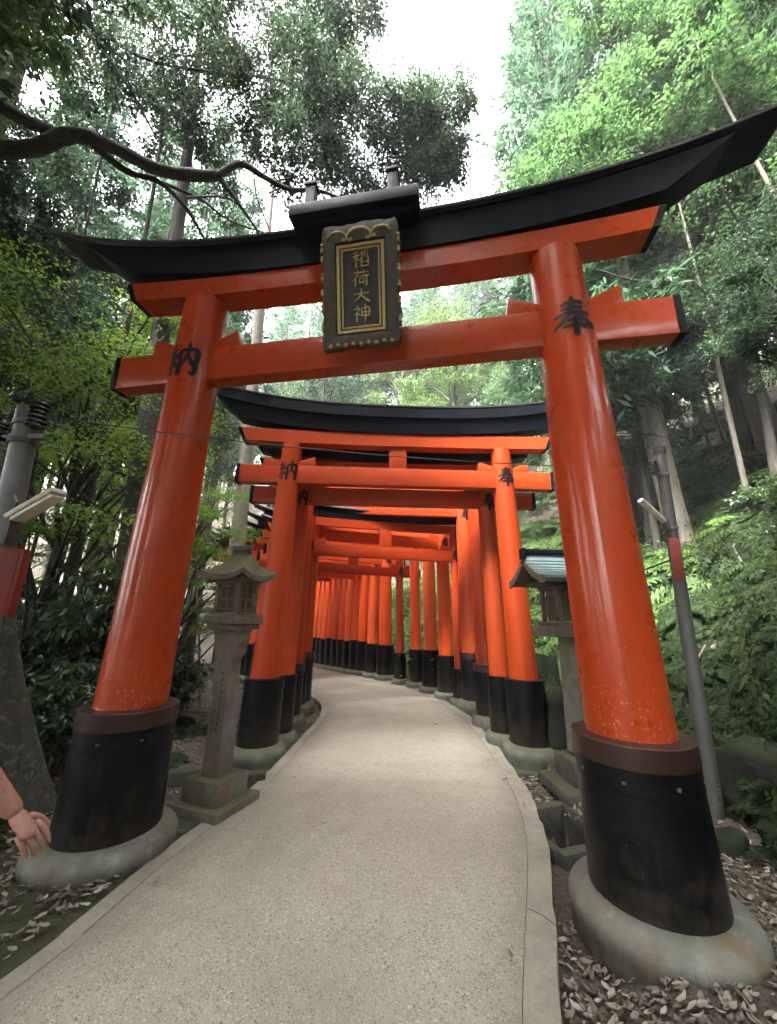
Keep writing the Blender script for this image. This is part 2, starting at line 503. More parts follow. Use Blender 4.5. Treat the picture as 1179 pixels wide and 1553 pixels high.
def leafmat(name, c1, c2, trans, tfac=.38, rough=.42, spec=.4):
    mt, n, l, b = mat_new(name)
    g = n.new('ShaderNodeNewGeometry')
    r = ramp(n, l, g.outputs['Random Per Island'], [(0, c1), (.55, tuple((x + y) / 2 for x, y in zip(c1, c2))), (1, c2)])
    l.new(r.outputs[0], b.inputs['Base Color'])
    b.inputs['Roughness'].default_value = rough
    b.inputs['Specular IOR Level'].default_value = spec
    t = n.new('ShaderNodeBsdfTranslucent')
    tc = mixc(n, l, g.outputs['Random Per Island'], trans, tuple(x * .7 for x in trans))
    l.new(tc, t.inputs['Color'])
    mx = n.new('ShaderNodeMixShader')
    mx.inputs[0].default_value = tfac
    l.new(b.outputs[0], mx.inputs[1]); l.new(t.outputs[0], mx.inputs[2])
    l.new(mx.outputs[0], n['Material Output'].inputs['Surface'])
    return mt
M['leaf_oak'] = leafmat('leaf_evergreen', (.016, .031, .022), (.036, .058, .036), (.06, .105, .048), .34, .5, .22)
M['leaf_bright'] = leafmat('leaf_bright', (.026, .062, .022), (.052, .098, .038), (.095, .19, .06), .42, .5, .22)
M['leaf_mid'] = leafmat('leaf_mid', (0.034, 0.064, 0.019), (0.064, 0.101, 0.034), (0.128, 0.210, 0.053), .4)
M['leaf_maple'] = leafmat('leaf_maple', (0.053, 0.105, 0.017), (0.090, 0.150, 0.026), (0.195, 0.315, 0.038), .48, .5)
M['needle'] = leafmat('needle', (.032, .070, .038), (.062, .105, .060), (.075, .15, .075), .35, .6, .15)
M['leaf_shade'] = leafmat('leaf_shade', (.028, .055, .026), (.06, .10, .045), (.10, .17, .06), .3, .3, .5)
M['fern'] = leafmat('leaf_fern', (.006, .013, .006), (.033, .053, .018), (.035, .06, .016), .35, .65, .10)  # here and in the herb leaf, bank shade is put into the colour
M['herb'] = leafmat('leaf_herb', (.006, .011, .005), (.036, .057, .015), (.055, .092, .02), .35, .6, .12)
M['deadtwig'] = simple('dead_twig', (.10, .085, .07), .9, 0, .4, 10, 0)

def littermat():
    mt, n, l, b = mat_new('fallen_leaf_brown')
    g = n.new('ShaderNodeNewGeometry'); oi = n.new('ShaderNodeObjectInfo')
    ad = n.new('ShaderNodeMath'); ad.operation = 'ADD'
    l.new(g.outputs['Random Per Island'], ad.inputs[0]); l.new(oi.outputs['Random'], ad.inputs[1])
    fr = n.new('ShaderNodeMath'); fr.operation = 'FRACT'; l.new(ad.outputs[0], fr.inputs[0])
    r = ramp(n, l, fr.outputs[0], [(0, (.03, .022, .015)), (.3, (.085, .06, .04)), (.6, (.165, .13, .095)), (.85, (.215, .185, .145)), (1, (.30, .27, .225))])
    l.new(r.outputs[0], b.inputs['Base Color'])
    b.inputs['Roughness'].default_value = .6
    return mt
M['litter'] = littermat()

# ------------------------------------------------------------------ terrain
EDGE_R = np.array([(-3.4, -9), (-2.2, -6), (-.9, -2.5), (0, 0), (.71, 2.01), (1.14, 3.19), (1.33, 4.14), (1.41, 5.76), (1.31, 7.3), (.8, 9.3), (-.29, 10.96),
                   (-2.27, 13.32), (-4.8, 16.0), (-9, 18.8), (-16, 21), (-30, 23), (-80, 26)])
EDGE_L = np.array([(-5.9, -9), (-4.7, -6), (-3.3, -2.5), (-2.35, 0), (-1.69, 2.1), (-1.6, 2.51), (-1.5, 3.14), (-1.37, 3.69), (-1.22, 4.37), (-1.13, 5.66), (-1.08, 7.0),
                   (-1.35, 8.1), (-2.15, 9.35), (-4.0, 11.5), (-6.4, 14.0), (-10, 16.6), (-16.7, 18.6), (-30, 20.5), (-80, 23.5)])
def smooth_poly(P, n=8):
    out = []
    for i in range(len(P) - 1):
        p0, p1, p2, p3 = P[max(i - 1, 0)], P[i], P[i + 1], P[min(i + 2, len(P) - 1)]
        for k in range(n):
            t = k / n
            out.append(.5 * ((2 * p1) + (-p0 + p2) * t + (2 * p0 - 5 * p1 + 4 * p2 - p3) * t * t + (-p0 + 3 * p1 - 3 * p2 + p3) * t ** 3))
    out.append(P[-1])
    return np.array(out)
ER, EL = smooth_poly(EDGE_R), smooth_poly(EDGE_L)

def sdist(P, E):
    """signed distance of points P(n,2) from polyline E: positive on its right"""
    best = np.full(len(P), 1e9); sgn = np.zeros(len(P))
    for a, b in zip(E[:-1], E[1:]):
        ab = b - a
        L2 = ab @ ab
        ap = P - a
        t = np.clip(ap @ ab / L2, 0, 1)
        q = ap - t[:, None] * ab
        d = np.hypot(q[:, 0], q[:, 1])
        cr = ab[0] * ap[:, 1] - ab[1] * ap[:, 0]
        m_ = d < best - 1e-9
        best = np.where(m_, d, best); sgn = np.where(m_, np.where(cr < 0, 1, -1), sgn)
    return best * sgn
def sstep(x, a, b):
    t = np.clip((x - a) / (b - a), 0, 1)
    return t * t * (3 - 2 * t)
def vnoise(x, y, s, seed=0):
    return (np.sin(x * s * 1.3 + seed) * np.cos(y * s * 1.7 - seed * 2) + .6 * np.sin(x * s * 2.9 + y * s * 2.3 + seed * 3) + .4 * np.cos(x * s * 5.3 - y * s * 4.1 + seed)) / 2
DRAIN = (1.42, 3.62, math.radians(18))      # centre, turn of the drain pit
def height(x, y):
    x = np.atleast_1d(np.asarray(x, float)); y = np.atleast_1d(np.asarray(y, float))
    P = np.stack([x, y], 1)
    dr = sdist(P, ER); dl = -sdist(P, EL)
    h = np.full(len(x), -.10)
    r = np.maximum(dr, 0)
    hill = np.where(r < 1.35, 0, np.where(r < 9, (r - 1.35) * .84, 7.65 * .84 + (r - 9) * .62))
    hill = np.where(r > 34, 7.65 * .84 + 25 * .62 + (r - 34) * .1, hill)
    hill = hill * sstep(r, 1.2, 2.6)
    hr = -.11 + .13 * sstep(r, .22, .55) + hill + vnoise(x, y, 1.1, 1) * .34 * sstep(r, 1.6, 3.5) + vnoise(x, y, 2.6, 4) * .13 * sstep(r, 1.6, 2.6) + vnoise(x, y, 4.0, 2) * .03 * sstep(r, .3, 1.2) + vnoise(x, y, .25, 3) * .8 * sstep(r, 5, 12)
    lf = np.maximum(dl, 0)
    hl = -.07 + .03 * sstep(lf, .2, 1.0) - .05 * np.maximum(lf - 3.5, 0) * sstep(lf, 3.5, 8) + vnoise(x, y, .9, 5) * .10 * sstep(lf, .7, 3) + vnoise(x, y, 4.3, 6) * .02 * sstep(lf, .1, .6)
    hl = np.where(lf > 14, hl - (lf - 14) * .12, hl)
    h = np.where(dr > 0, hr, np.where(dl > 0, hl, h))
    ca, sa = math.cos(DRAIN[2]), math.sin(DRAIN[2])
    u = (x - DRAIN[0]) * ca + (y - DRAIN[1]) * sa
    v = -(x - DRAIN[0]) * sa + (y - DRAIN[1]) * ca
    h = np.where((np.abs(u) < .26) & (np.abs(v) < .30), -.55, h)
    return h
def hz(x, y): return float(height(x, y)[0])

def axis(lo, hi, fine_lo, fine_hi, step, grow):
    a = list(np.arange(fine_lo, fine_hi + 1e-6, step))
    s = step; v = fine_hi
    while v < hi:
        s *= grow; v += s; a.append(v)
    s = step; v = fine_lo
    while v > lo:
        s *= grow; v -= s; a.insert(0, v)
    return np.array(a)
gx = axis(-110, 110, -4, 4.2, .07, 1.07)
gy = axis(-50, 130, 1.0, 9, .08, 1.07)
X, Y = np.meshgrid(gx, gy)
Z = height(X.ravel(), Y.ravel())
V = np.stack([X.ravel(), Y.ravel(), Z], 1)
V_ground_z = Z
nx, ny = len(gx), len(gy)
ii = (np.arange(ny - 1)[:, None] * nx + np.arange(nx - 1)[None]).ravel()
Fq = np.stack([ii, ii + 1, ii + nx + 1, ii + nx], 1)
ground = link('ground', np_mesh('ground', V, Fq, True), M['soil'])
tag(ground, kind='structure')

# path: surface ribbon and the two concrete edge strips
def offset_poly(E, d):
    t = np.gradient(E, axis=0); t /= np.linalg.norm(t, axis=1)[:, None]
    return E + np.stack([t[:, 1], -t[:, 0]], 1) * d
def ribbon(name, A, B, ztop, zbot, mat, cross=6, crown=0.0):
    """slab between two polylines of equal length"""
    mb = MB()
    n = len(A); vs = []; fs = []
    for i in range(n):
        for k in range(cross + 1):
            u = k / cross
            p = A[i] * (1 - u) + B[i] * u
            vs.append((p[0], p[1], ztop + crown * 4 * u * (1 - u) + .004 * math.sin(p[0] * 3.1 + p[1] * 2.3)))
        vs.append((A[i][0], A[i][1], zbot)); vs.append((B[i][0], B[i][1], zbot))
    w = cross + 3
    for i in range(n - 1):
        for k in range(cross):
            fs.append((i * w + k, i * w + k + 1, (i + 1) * w + k + 1, (i + 1) * w + k))
        fs.append((i * w + cross + 1, i * w, (i + 1) * w, (i + 1) * w + cross + 1))
        fs.append((i * w + cross, i * w + cross + 2, (i + 1) * w + cross + 2, (i + 1) * w + cross))
    mb.add(vs, fs)
    me = mb.mesh(name, smooth=True, angle=50)
    at_ = me.attributes.new('edge', 'FLOAT', 'POINT')
    at_.data.foreach_set('value', [abs(2 * (min(k, cross) / cross) - 1) if k <= cross else 1.0 for _ in range(n) for k in range(cross + 3)])
    o = link(name, me, mat)
    tag(o, kind='structure')
    return o
def resample(E, n):
    s = np.concatenate([[0], np.cumsum(np.linalg.norm(np.diff(E, axis=0), axis=1))])
    t = np.linspace(0, s[-1], n)
    return np.stack([np.interp(t, s, E[:, 0]), np.interp(t, s, E[:, 1])], 1)
KR, KL = .145, .11
ERc = ER[(ER[:, 1] > -8)][:90]; ELc = EL[(EL[:, 1] > -8)][:106]
eri = offset_poly(ERc, -KR); eli = offset_poly(ELc, KL)
ribbon('path', resample(eli, 220), resample(eri, 220), 0.0, -.25, M['path'], 10, .015)
wig = np.array([[.010 * math.sin(i * .9) + .007 * math.sin(i * 2.3) + .004 * math.sin(i * 4.7)] for i in range(len(ERc))])
ribbon('kerb', offset_poly(ERc, -KR + .003), ERc + wig, .003, -.3, M['kerb'], 2)
ribbon('kerb', ELc, offset_poly(ELc, KL - .003), .002, -.3, M['kerb'], 2)
# hairline crack lies across the right strip: a thin dark seam cut as a narrow strip of geometry
ck = MB()
cpts = [Vector((.80, 2.62, .0075)), Vector((.86, 2.57, .0075)), Vector((.90, 2.50, .0075)), Vector((.945, 2.43, .0075))]
cv = []
for i, p in enumerate(cpts):
    cv += [p + Vector((.0025, .002, 0)), p - Vector((.0025, .002, 0))]
ck.add(cv, [(0, 1, 3, 2), (2, 3, 5, 4), (4, 5, 7, 6)])
o = ck.build('kerb_crack', M['ink']); tag(o, kind='structure')
# cement verge under the near left gate foot
vg = MB()
ev = [p for p in offset_poly(ELc, -.0) if .3 < p[1] < 3.75]
outer = [(p[0] - (1.5 if p[1] < 2.9 else 1.2) - .08 * math.sin(p[1] * 5), p[1]) for p in ev]
vs, fs = [], []
for (a, b) in zip(outer, ev):
    for k in range(9):
        u = k / 8
        x, y = a[0] * (1 - u) + b[0] * u, a[1] * (1 - u) + b[1] * u
        vs.append((x, y, -.004 + .010 * math.sin(x * 7) * math.sin(y * 6) + .006 * math.sin(x * 23 + y * 17) - (.16 if k == 0 else (.004 if k == 8 else 0))))
for i in range(len(ev) - 1):
    for k in range(8):
        fs.append((i * 9 + k, i * 9 + k + 1, (i + 1) * 9 + k + 1, (i + 1) * 9 + k))
vg.add(vs, fs)
tag(vg.build('verge', M['verge'], smooth=True), kind='structure')

# drain pit beside the path
R = Matrix.Rotation(DRAIN[2], 3, 'Z')
dp = empty('drain_pit', (DRAIN[0], DRAIN[1], -.1), DRAIN[2])
tag(dp, 'open square concrete drain pit in the gutter beside the right gate foot', 'drain')
for c, s in (((0, -.33, -.02), (.62, .09, .2)), ((0, .33, -.04), (.62, .09, .2)), ((-.28, 0, -.03), (.07, .565, .19)), ((.29, 0, -.03), (.07, .565, .19))):
    MB().box(c, s).build('rim', M['slab'], dp, bevel=.012)
MB().box((0, 0, -.40), (.50, .56, .03)).build('floor', M['soil'], dp)
for c, s in (((0, -.30, -.26), (.5, .02, .3)), ((0, .30, -.26), (.5, .02, .3)), ((-.25, 0, -.26), (.02, .58, .3)), ((.26, 0, -.26), (.02, .58, .3))):
    MB().box(c, s).build('side_wall', M['slab'], dp)

# ------------------------------------------------------------------ brush lettering
G = {
 'hou': [[(.26, .80, .05), (.5, .855, .07), (.78, .85, .08)], [(.26, .68, .05), (.5, .715, .06), (.74, .71, .07)], [(.08, .52, .05), (.45, .585, .06), (.88, .575, .085)],
         [(.53, 1.0, .06), (.51, .85, .09), (.44, .6, .10), (.30, .40, .08), (.04, .22, .02)], [(.58, .58, .05), (.72, .44, .09), (.97, .27, .13)],
         [(.36, .36, .04), (.5, .385, .05), (.70, .38, .06)], [(.24, .215, .05), (.5, .25, .06), (.82, .24, .08)], [(.54, .50, .06), (.535, .25, .09), (.53, .0, .09)]],
 'nou': [[(.26, .97, .05), (.2, .88, .06), (.08, .79, .06), (.24, .70, .05)], [(.38, .84, .05), (.25, .69, .06), (.06, .55, .05), (.38, .60, .05)], [(.32, .68, .04), (.42, .54, .08)],
         [(.235, .56, .06), (.23, .05, .08)], [(.13, .42, .05), (.03, .2, .06)], [(.33, .42, .05), (.40, .27, .08)],
         [(.50, .73, .06), (.51, .3, .08), (.49, .02, .08)], [(.50, .74, .06), (.75, .765, .07), (.94, .76, .10), (.93, .3, .09), (.92, .05, .09), (.80, .12, .03)],
         [(.71, .99, .05), (.71, .72, .08), (.66, .48, .06), (.56, .30, .02)], [(.70, .60, .04), (.78, .47, .07), (.86, .33, .09)]],
 'ina': [[(.40, .95, .03), (.28, .89, .06), (.10, .85, .05)], [(.02, .68, .05), (.44, .735, .07)], [(.245, .9, .05), (.25, .02, .08)], [(.23, .66, .05), (.14, .48, .05), (.02, .33, .02)], [(.28, .62, .04), (.43, .44, .07)],
         [(.92, .97, .03), (.74, .90, .06), (.52, .86, .05)], [(.54, .80, .04), (.61, .67, .07)], [(.71, .82, .04), (.74, .68, .07)], [(.95, .83, .04), (.85, .66, .05)],
         [(.55, .57, .05), (.56, .04, .07)], [(.68, .60, .03), (.56, .55, .05)], [(.78, .56, .05), (.94, .57, .07), (.93, .04, .07)], [(.56, .31, .05), (.70, .315, .05)], [(.79, .31, .05), (.93, .315, .05)], [(.56, .06, .06), (.93, .07, .06)]],
 'ri': [[(.06, .85, .05), (.94, .87, .07)], [(.33, 1.0, .05), (.34, .75, .07)], [(.67, 1.0, .05), (.65, .75, .07)], [(.30, .72, .05), (.2, .54, .06), (.03, .36, .02)], [(.19, .53, .06), (.19, .0, .08)],
        [(.34, .62, .05), (.98, .64, .08)], [(.84, .62, .06), (.84, .05, .09), (.70, .10, .03)], [(.43, .47, .05), (.44, .20, .06)], [(.43, .47, .05), (.67, .475, .06), (.66, .20, .06)], [(.44, .23, .05), (.66, .235, .05)]],
 'dai': [[(.05, .61, .06), (.5, .66, .07), (.95, .65, .10)], [(.52, 1.0, .06), (.50, .66, .09), (.34, .3, .08), (.03, .02, .02)], [(.50, .60, .05), (.68, .3, .10), (.98, .03, .14)]],
 'jin': [[(.20, .99, .04), (.29, .87, .09)], [(.04, .74, .05), (.40, .775, .07), (.27, .56, .06), (.02, .36, .03)], [(.23, .56, .06), (.23, .0, .08)], [(.28, .52, .04), (.41, .38, .08)],
         [(.52, .78, .06), (.525, .28, .07)], [(.52, .77, .05), (.95, .78, .08), (.93, .28, .07)], [(.53, .54, .05), (.93, .545, .05)], [(.53, .31, .06), (.93, .315, .06)], [(.73, 1.0, .06), (.735, -.02, .09)]],
}
def strokes(key, fn, dz=.0004, thick=.0, wscale=1.0):
    """fn(u,v,h)->point; ribbons of varying width, optional raised thickness"""
    mb = MB()
    for si, s in enumerate(G[key]):
        P = np.array([(a, b) for a, b, _ in s]); Wd = np.array([c for *_, c in s]) * wscale
        n = max(7, 4 * (len(s) - 1) + 1)
        S = smooth_poly(P, 6) if len(P) > 2 else P
        S = resample(S, n)
        ww = np.interp(np.linspace(0, 1, n), np.linspace(0, 1, len(Wd)), Wd)
        ww = ww * np.array([.55 + .45 * min(1, i / 1.0) if i < 1 else 1 for i in range(n)])
        t = np.gradient(S, axis=0); t /= np.linalg.norm(t, axis=1)[:, None] + 1e-9
        nn = np.stack([-t[:, 1], t[:, 0]], 1)
        h = thick + dz * si
        A, B = S + nn * ww[:, None] / 2, S - nn * ww[:, None] / 2
        s0, e0 = S[0] - t[0] * ww[0] * .35, S[-1] + t[-1] * ww[-1] * .35
        top = [fn(p[0], p[1], h) for p in A] + [fn(e0[0], e0[1], h)] + [fn(p[0], p[1], h) for p in B[::-1]] + [fn(s0[0], s0[1], h)]
        N = len(top)
        k = n
        fs = [(i, i + 1, 2 * n - 1 - i, 2 * n - i) for i in range(n - 1)]
        fs += [(n - 1, n, n + 1), (2 * n + 1, 0, 2 * n)]
        fs = [tuple(reversed(f)) for f in fs]
        if thick:
            low = [fn(p[0], p[1], 0) for p in A] + [fn(e0[0], e0[1], 0)] + [fn(p[0], p[1], 0) for p in B[::-1]] + [fn(s0[0], s0[1], 0)]
            vs = top + low
            fs += [(i, (i + 1) % N, N + (i + 1) % N, N + i) for i in range(N)]
        else:
            vs = top
        mb.add(vs, fs)
    return mb

# ------------------------------------------------------------------ the gates
def loft(levels, L, sori, pw, n=24):
    """beam swept along X. levels: (half-depth, z, half-length); closed YZ section, ends slanting"""
    mb = MB(); vs = []; fs = []
    ring = [(-d, z, l) for d, z, l in levels] + [(d, z, l) for d, z, l in reversed(levels)]
    k = len(ring)
    for i in range(n + 1):
        u = -1 + 2 * i / n
        u = math.copysign(abs(u) ** .9, u) if u else 0
        for y, z, l in ring:
            vs.append((u * l, y, z + sori * (abs(u) * l / L) ** pw))
    for i in range(n):
        for j in range(k):
            j2 = (j + 1) % k
            fs.append((i * k + j, (i + 1) * k + j, (i + 1) * k + j2, i * k + j2))
    fs.append(tuple(range(k))); fs.append(tuple(n * k + j for j in reversed(range(k))))
    mb.add(vs, fs)
    return mb

GATE_CURVED = True
def torii(cx, cy, yaw, label, W, Wt, zt, rb, rt, sl_z0, sl_z1, sl_r, nz0, nz1, nl, nd, sz0, sz1, slen, sdp, kz1, klen, ksori,
          collar=False, strut=True, kanji=.26, kz=3.45, base_r=.34, base_h=.14, red='verm2', group=None, wedge=True, z=0.0, slab=False, seg=32, mats=None, gbase='base2', roofthick=.07, beam_l=None, base_lo=0.0, rd=1.0, sl_taper=1.06):
    red = M[red]
    beam_l = beam_l or klen * .9
    root = empty('torii_gate', (cx, cy, z), yaw)
    tag(root, label, 'gate', group)
    for s in (-1, 1):
        def ax(zz): return s * (W + (Wt - W) * (zz - sl_z0) / (zt - sl_z0))
        def rad(zz): return rb + (rt - rb) * (zz - sl_z1) / (zt - sl_z1)
        def frus(prof, sg=seg):
            mb = MB(); vs = []; fs = []
            for r, zz in prof:
                for k in range(sg):
                    th = 2 * math.pi * k / sg
                    vs.append((ax(zz) + r * math.cos(th), r * math.sin(th), zz))
            for i in range(len(prof) - 1):
                for k in range(sg):
                    fs.append((i * sg + k, i * sg + (k + 1) % sg, (i + 1) * sg + (k + 1) % sg, (i + 1) * sg + k))
            fs.append(tuple(reversed(range(sg)))); fs.append(tuple((len(prof) - 1) * sg + k for k in range(sg)))
            mb.add(vs, fs)
            return mb
        zs = [sl_z1 - .05 + (zt - sl_z1 + .05) * i / 8 for i in range(9)]
        col = frus([(rad(q), q) for q in zs]).build('column', red, root, smooth=True)
        sr0 = sl_r * sl_taper
        zc = sl_z1
        if collar:
            zc = sl_z1 - .105
            col_p = [(sl_r + .013, zc), (sl_r + .014, sl_z1 - .003), (sl_r + .011, sl_z1), (rb + .002, sl_z1 + .006)]
            frus(col_p).build('collar', M['collar'], root, smooth=True, angle=18)
        top = [] if collar else [(sl_r + .008, sl_z1 - .006), (sl_r - .004, sl_z1), (rb + .002, sl_z1 + .006)]
        bandz = sl_z1 - (.21 if collar else .12)
        pr = [(sr0, sl_z0 - .03), (sl_r * 1.01 + (sr0 - sl_r) * .15, bandz - .004), (sl_r * 1.01 + .006, bandz), (sl_r + .008, zc)] + top[1:]
        slv = frus(pr).build('plinth_sleeve', M['black'], root, smooth=True, angle=35)
        if collar:
            bl = MB()
            for a in range(8):
                th = 2 * math.pi * (a + .3) / 8
                rr = sl_r * 1.01 + .008
                bl.lathe([(.011, -.006), (.011, .006)], 8, (ax(bandz) + rr * math.cos(th), rr * math.sin(th), bandz + .045))
            bl.build('bolt', M['darkpole'], slv)
        r0 = base_r
        bq = base_h - base_lo
        prof = [(r0 * .95, base_lo - .16), (r0 * .985, base_lo - .01), (r0, base_lo + bq * .22), (r0 * .99, base_lo + bq * .45), (r0 * .955, base_lo + bq * .68), (r0 * .90, base_lo + bq * .85), (r0 * .83, base_lo + bq * .95), (r0 * .74, base_lo + bq * 1.0), (sr0 - .03, base_lo + bq * 1.0 + .004)]
        MB().lathe(prof, 40, (ax(0), 0, 0)).build('stone_base', M[gbase], root, smooth=True, angle=60)
        if slab:
            MB().box((ax(0) + .02 * s, .02, -.14), (base_r * 2.25, base_r * 2.3, .13)).build('foundation_slab', M['slab'], root, bevel=.02)
        if wedge:
            for q in (-1, 1):
                x0 = ax((nz0 + nz1) / 2) + q * (rad(nz1) * .9); x1 = x0 + q * .24 * (nl / 2.2)
                hh = .14 * (nz1 - nz0) / .3 + .02
                ya = nd * .82
                mb = MB()
                lo = nz1 + .001
                vs = [(x0, -ya, lo), (x1, -ya, lo), (x1 - q * .02, -ya, lo + hh), (x0, -ya, lo + hh * .42), (x0, ya, lo), (x1, ya, lo), (x1 - q * .02, ya, lo + hh), (x0, ya, lo + hh * .42)]
                fs = [(0, 1, 2, 3), (7, 6, 5, 4), (0, 4, 5, 1), (1, 5, 6, 2), (2, 6, 7, 3), (3, 7, 4, 0)]
                if q < 0: fs = [tuple(reversed(f)) for f in fs]
                mb.add(vs, fs)
                mb.build('wedge', red, root, bevel=.006)
        if kanji:
            key = 'nou' if s < 0 else 'hou'
            def fn(u, v, h, s=s):
                zz = kz + (v - .5) * kanji
                r = rad(zz) + .0025 + h
                th = -math.pi / 2 + (u - .5) * kanji * .92 / rad(zz)
                return (ax(zz) + r * math.cos(th), r * math.sin(th), zz)
            strokes(key, fn, wscale=1.5).build('inscription', M['ink'], col)
    # beams
    MB().box((0, 0, (nz0 + nz1) / 2), (nl * 2, nd * 2, nz1 - nz0)).build('tie_beam', red, root, bevel=.008)
    for s in (-1, 1):
        MB().box((s * (nl + .018), 0, (nz0 + nz1) / 2), (.05, nd * 2 + .012, nz1 - nz0 + .012)).build('beam_cap', M['black'], root, bevel=.004)
    if strut:
        MB().box((0, 0, (nz1 + sz0) / 2), (.25 * nl / 2.2, nd * 1.7, sz0 - nz1 + .02)).build('strut', red, root, bevel=.006)
    ssori = ksori * (.45 if GATE_CURVED else .2) * (slen / klen) ** 2.6
    loft([(sdp, sz0, slen * .965), (sdp, sz1, slen)], slen, ssori, 2.6).build('lintel', red, root, smooth=True, angle=30)
    for s in (-1, 1):
        # black painted end of the lintel
        mb = MB(); sc = ssori
        a0, a1 = slen * .965 - .002, slen - .002
        vs = []
        for dx in (0, .05):
            for y, zz, xx in ((-sdp - .004, sz0 - .004 + sc, a0 + dx), (sdp + .004, sz0 - .004 + sc, a0 + dx), (sdp + .004, sz1 - .002 + sc, a1 + dx), (-sdp - .004, sz1 - .002 + sc, a1 + dx)):
                vs.append((s * xx, y, zz))
        fs = [(0, 1, 2, 3), (7, 6, 5, 4), (0, 4, 5, 1), (1, 5, 6, 2), (2, 6, 7, 3), (3, 7, 4, 0)]
        mb.add(vs, fs if s < 0 else [tuple(reversed(f)) for f in fs])
        mb.build('lintel_cap', M['black'], root)
    ztop = kz1 - roofthick
    zm = sz1 + .002
    loft([(sdp + .02 * rd, zm - .0, slen + .06), (sdp + .04 * rd, zm + (ztop - zm) * .5, (slen + .06) * .5 + beam_l * .5), (sdp + .065 * rd, ztop, beam_l)], klen, ksori, 2.6, 30).build('roof_beam', M['roof'], root, smooth=True, angle=28)
    bo = sdp + .065 * rd
    loft([(bo + .012, ztop + .003, beam_l + .03), (bo + .02, ztop + .012, beam_l + .05), (bo + .035, kz1 - .026, klen * .985)], klen, ksori, 2.6, 30).build('roof_board', M['roof'], root, smooth=True, angle=28)
    loft([(bo + .042, kz1 - .023, klen * .988), (bo + .045, kz1 - .004, klen * .999), (.04, kz1 + .045, klen)], klen, ksori, 2.6, 30).build('roof_edge', M['roofedge'], root, smooth=True, angle=28)
    return root

GS = 1.0915        # size factor of the first gate
G1C = (-.2 * GS, 2.635 * GS, math.radians(-9.8))
gate1 = torii(G1C[0], G1C[1], G1C[2], 'largest nearest red gate, dark name plaque over its middle and copper collars on its feet', 1.59, 1.49, 4.245, .222, .182, .24, .95, .285,
              3.44, 3.745, 2.22, .068, 4.25, 4.44, 2.24, .105, 4.735, 3.24, .52, collar=True, strut=False, kanji=.315, kz=3.57, base_r=.415, base_h=.245, base_lo=.13, red='verm', gbase='base', roofthick=.05, beam_l=2.80)
gate1.location.z = EYE * (1 - GS); gate1.scale = (GS, GS, GS)
# ridge box and posts over the plaque
MB().box((-.06, -.06, 4.665), (.92, .50, .09), taper=(1.08, 1.03)).build('ridge_block', M['roof'], gate1, bevel=.01)
MB().box((-.06, -.06, 4.735), (1.06, .62, .12)).build('ridge_board', M['roof'], gate1, bevel=.012)
for x in (-.48, .24):
    MB().box((x, -.20, 4.985), (.085, .085, .38)).build('finial', M['roof'], gate1, bevel=.006)
    MB().box((x, -.20, 5.19), (.108, .108, .035)).build('finial_cap', M['roof'], gate1, bevel=.006)

GATE_CURVED = False
torii(.12, 5.08, math.radians(2.5), 'tall red gate on broad black feet, second one behind the plaque gate', 1.61, 1.49, 3.90, .172, .138, .13, .83, .225,
      3.30, 3.555, 2.17, .07, 3.88, 4.07, 2.2, .09, 4.47, 2.52, .24, kanji=.29, kz=3.46, base_r=.335, base_h=.13, red='verm2', slab=True, roofthick=.19, beam_l=2.54)
torii(.09, 5.56, math.radians(2.5), 'red gate tucked close behind the second gate, its beams showing just under it', 1.46, 1.39, 3.66, .135, .12, .13, .80, .16,
      3.16, 3.41, 2.1, .065, 3.64, 3.82, 2.0, .085, 4.04, 2.35, .22, kanji=.26, kz=3.24, base_r=.24, base_h=.13, red='verm3', strut=False)
torii(.05, 6.38, math.radians(2.5), 'third gate along the path with copper collars, slimmer than the one behind', 1.53, 1.46, 3.93, .16, .14, .13, .86, .195,
      3.45, 3.68, 2.1, .07, 3.95, 4.12, 2.1, .09, 4.4, 2.4, .22, kanji=.26, kz=3.55, base_r=.28, base_h=.15, red='verm4', slab=True, collar=True)
torii(.02, 7.40, math.radians(4), 'gate with the tallest collared black feet, fourth along the path before it bends', 1.56, 1.50, 3.97, .185, .16, .14, .94, .215,
      3.5, 3.74, 2.1, .07, 3.98, 4.16, 2.1, .09, 4.42, 2.4, .22, kanji=.26, kz=3.55, base_r=.30, base_h=.16, red='verm3', collar=True)
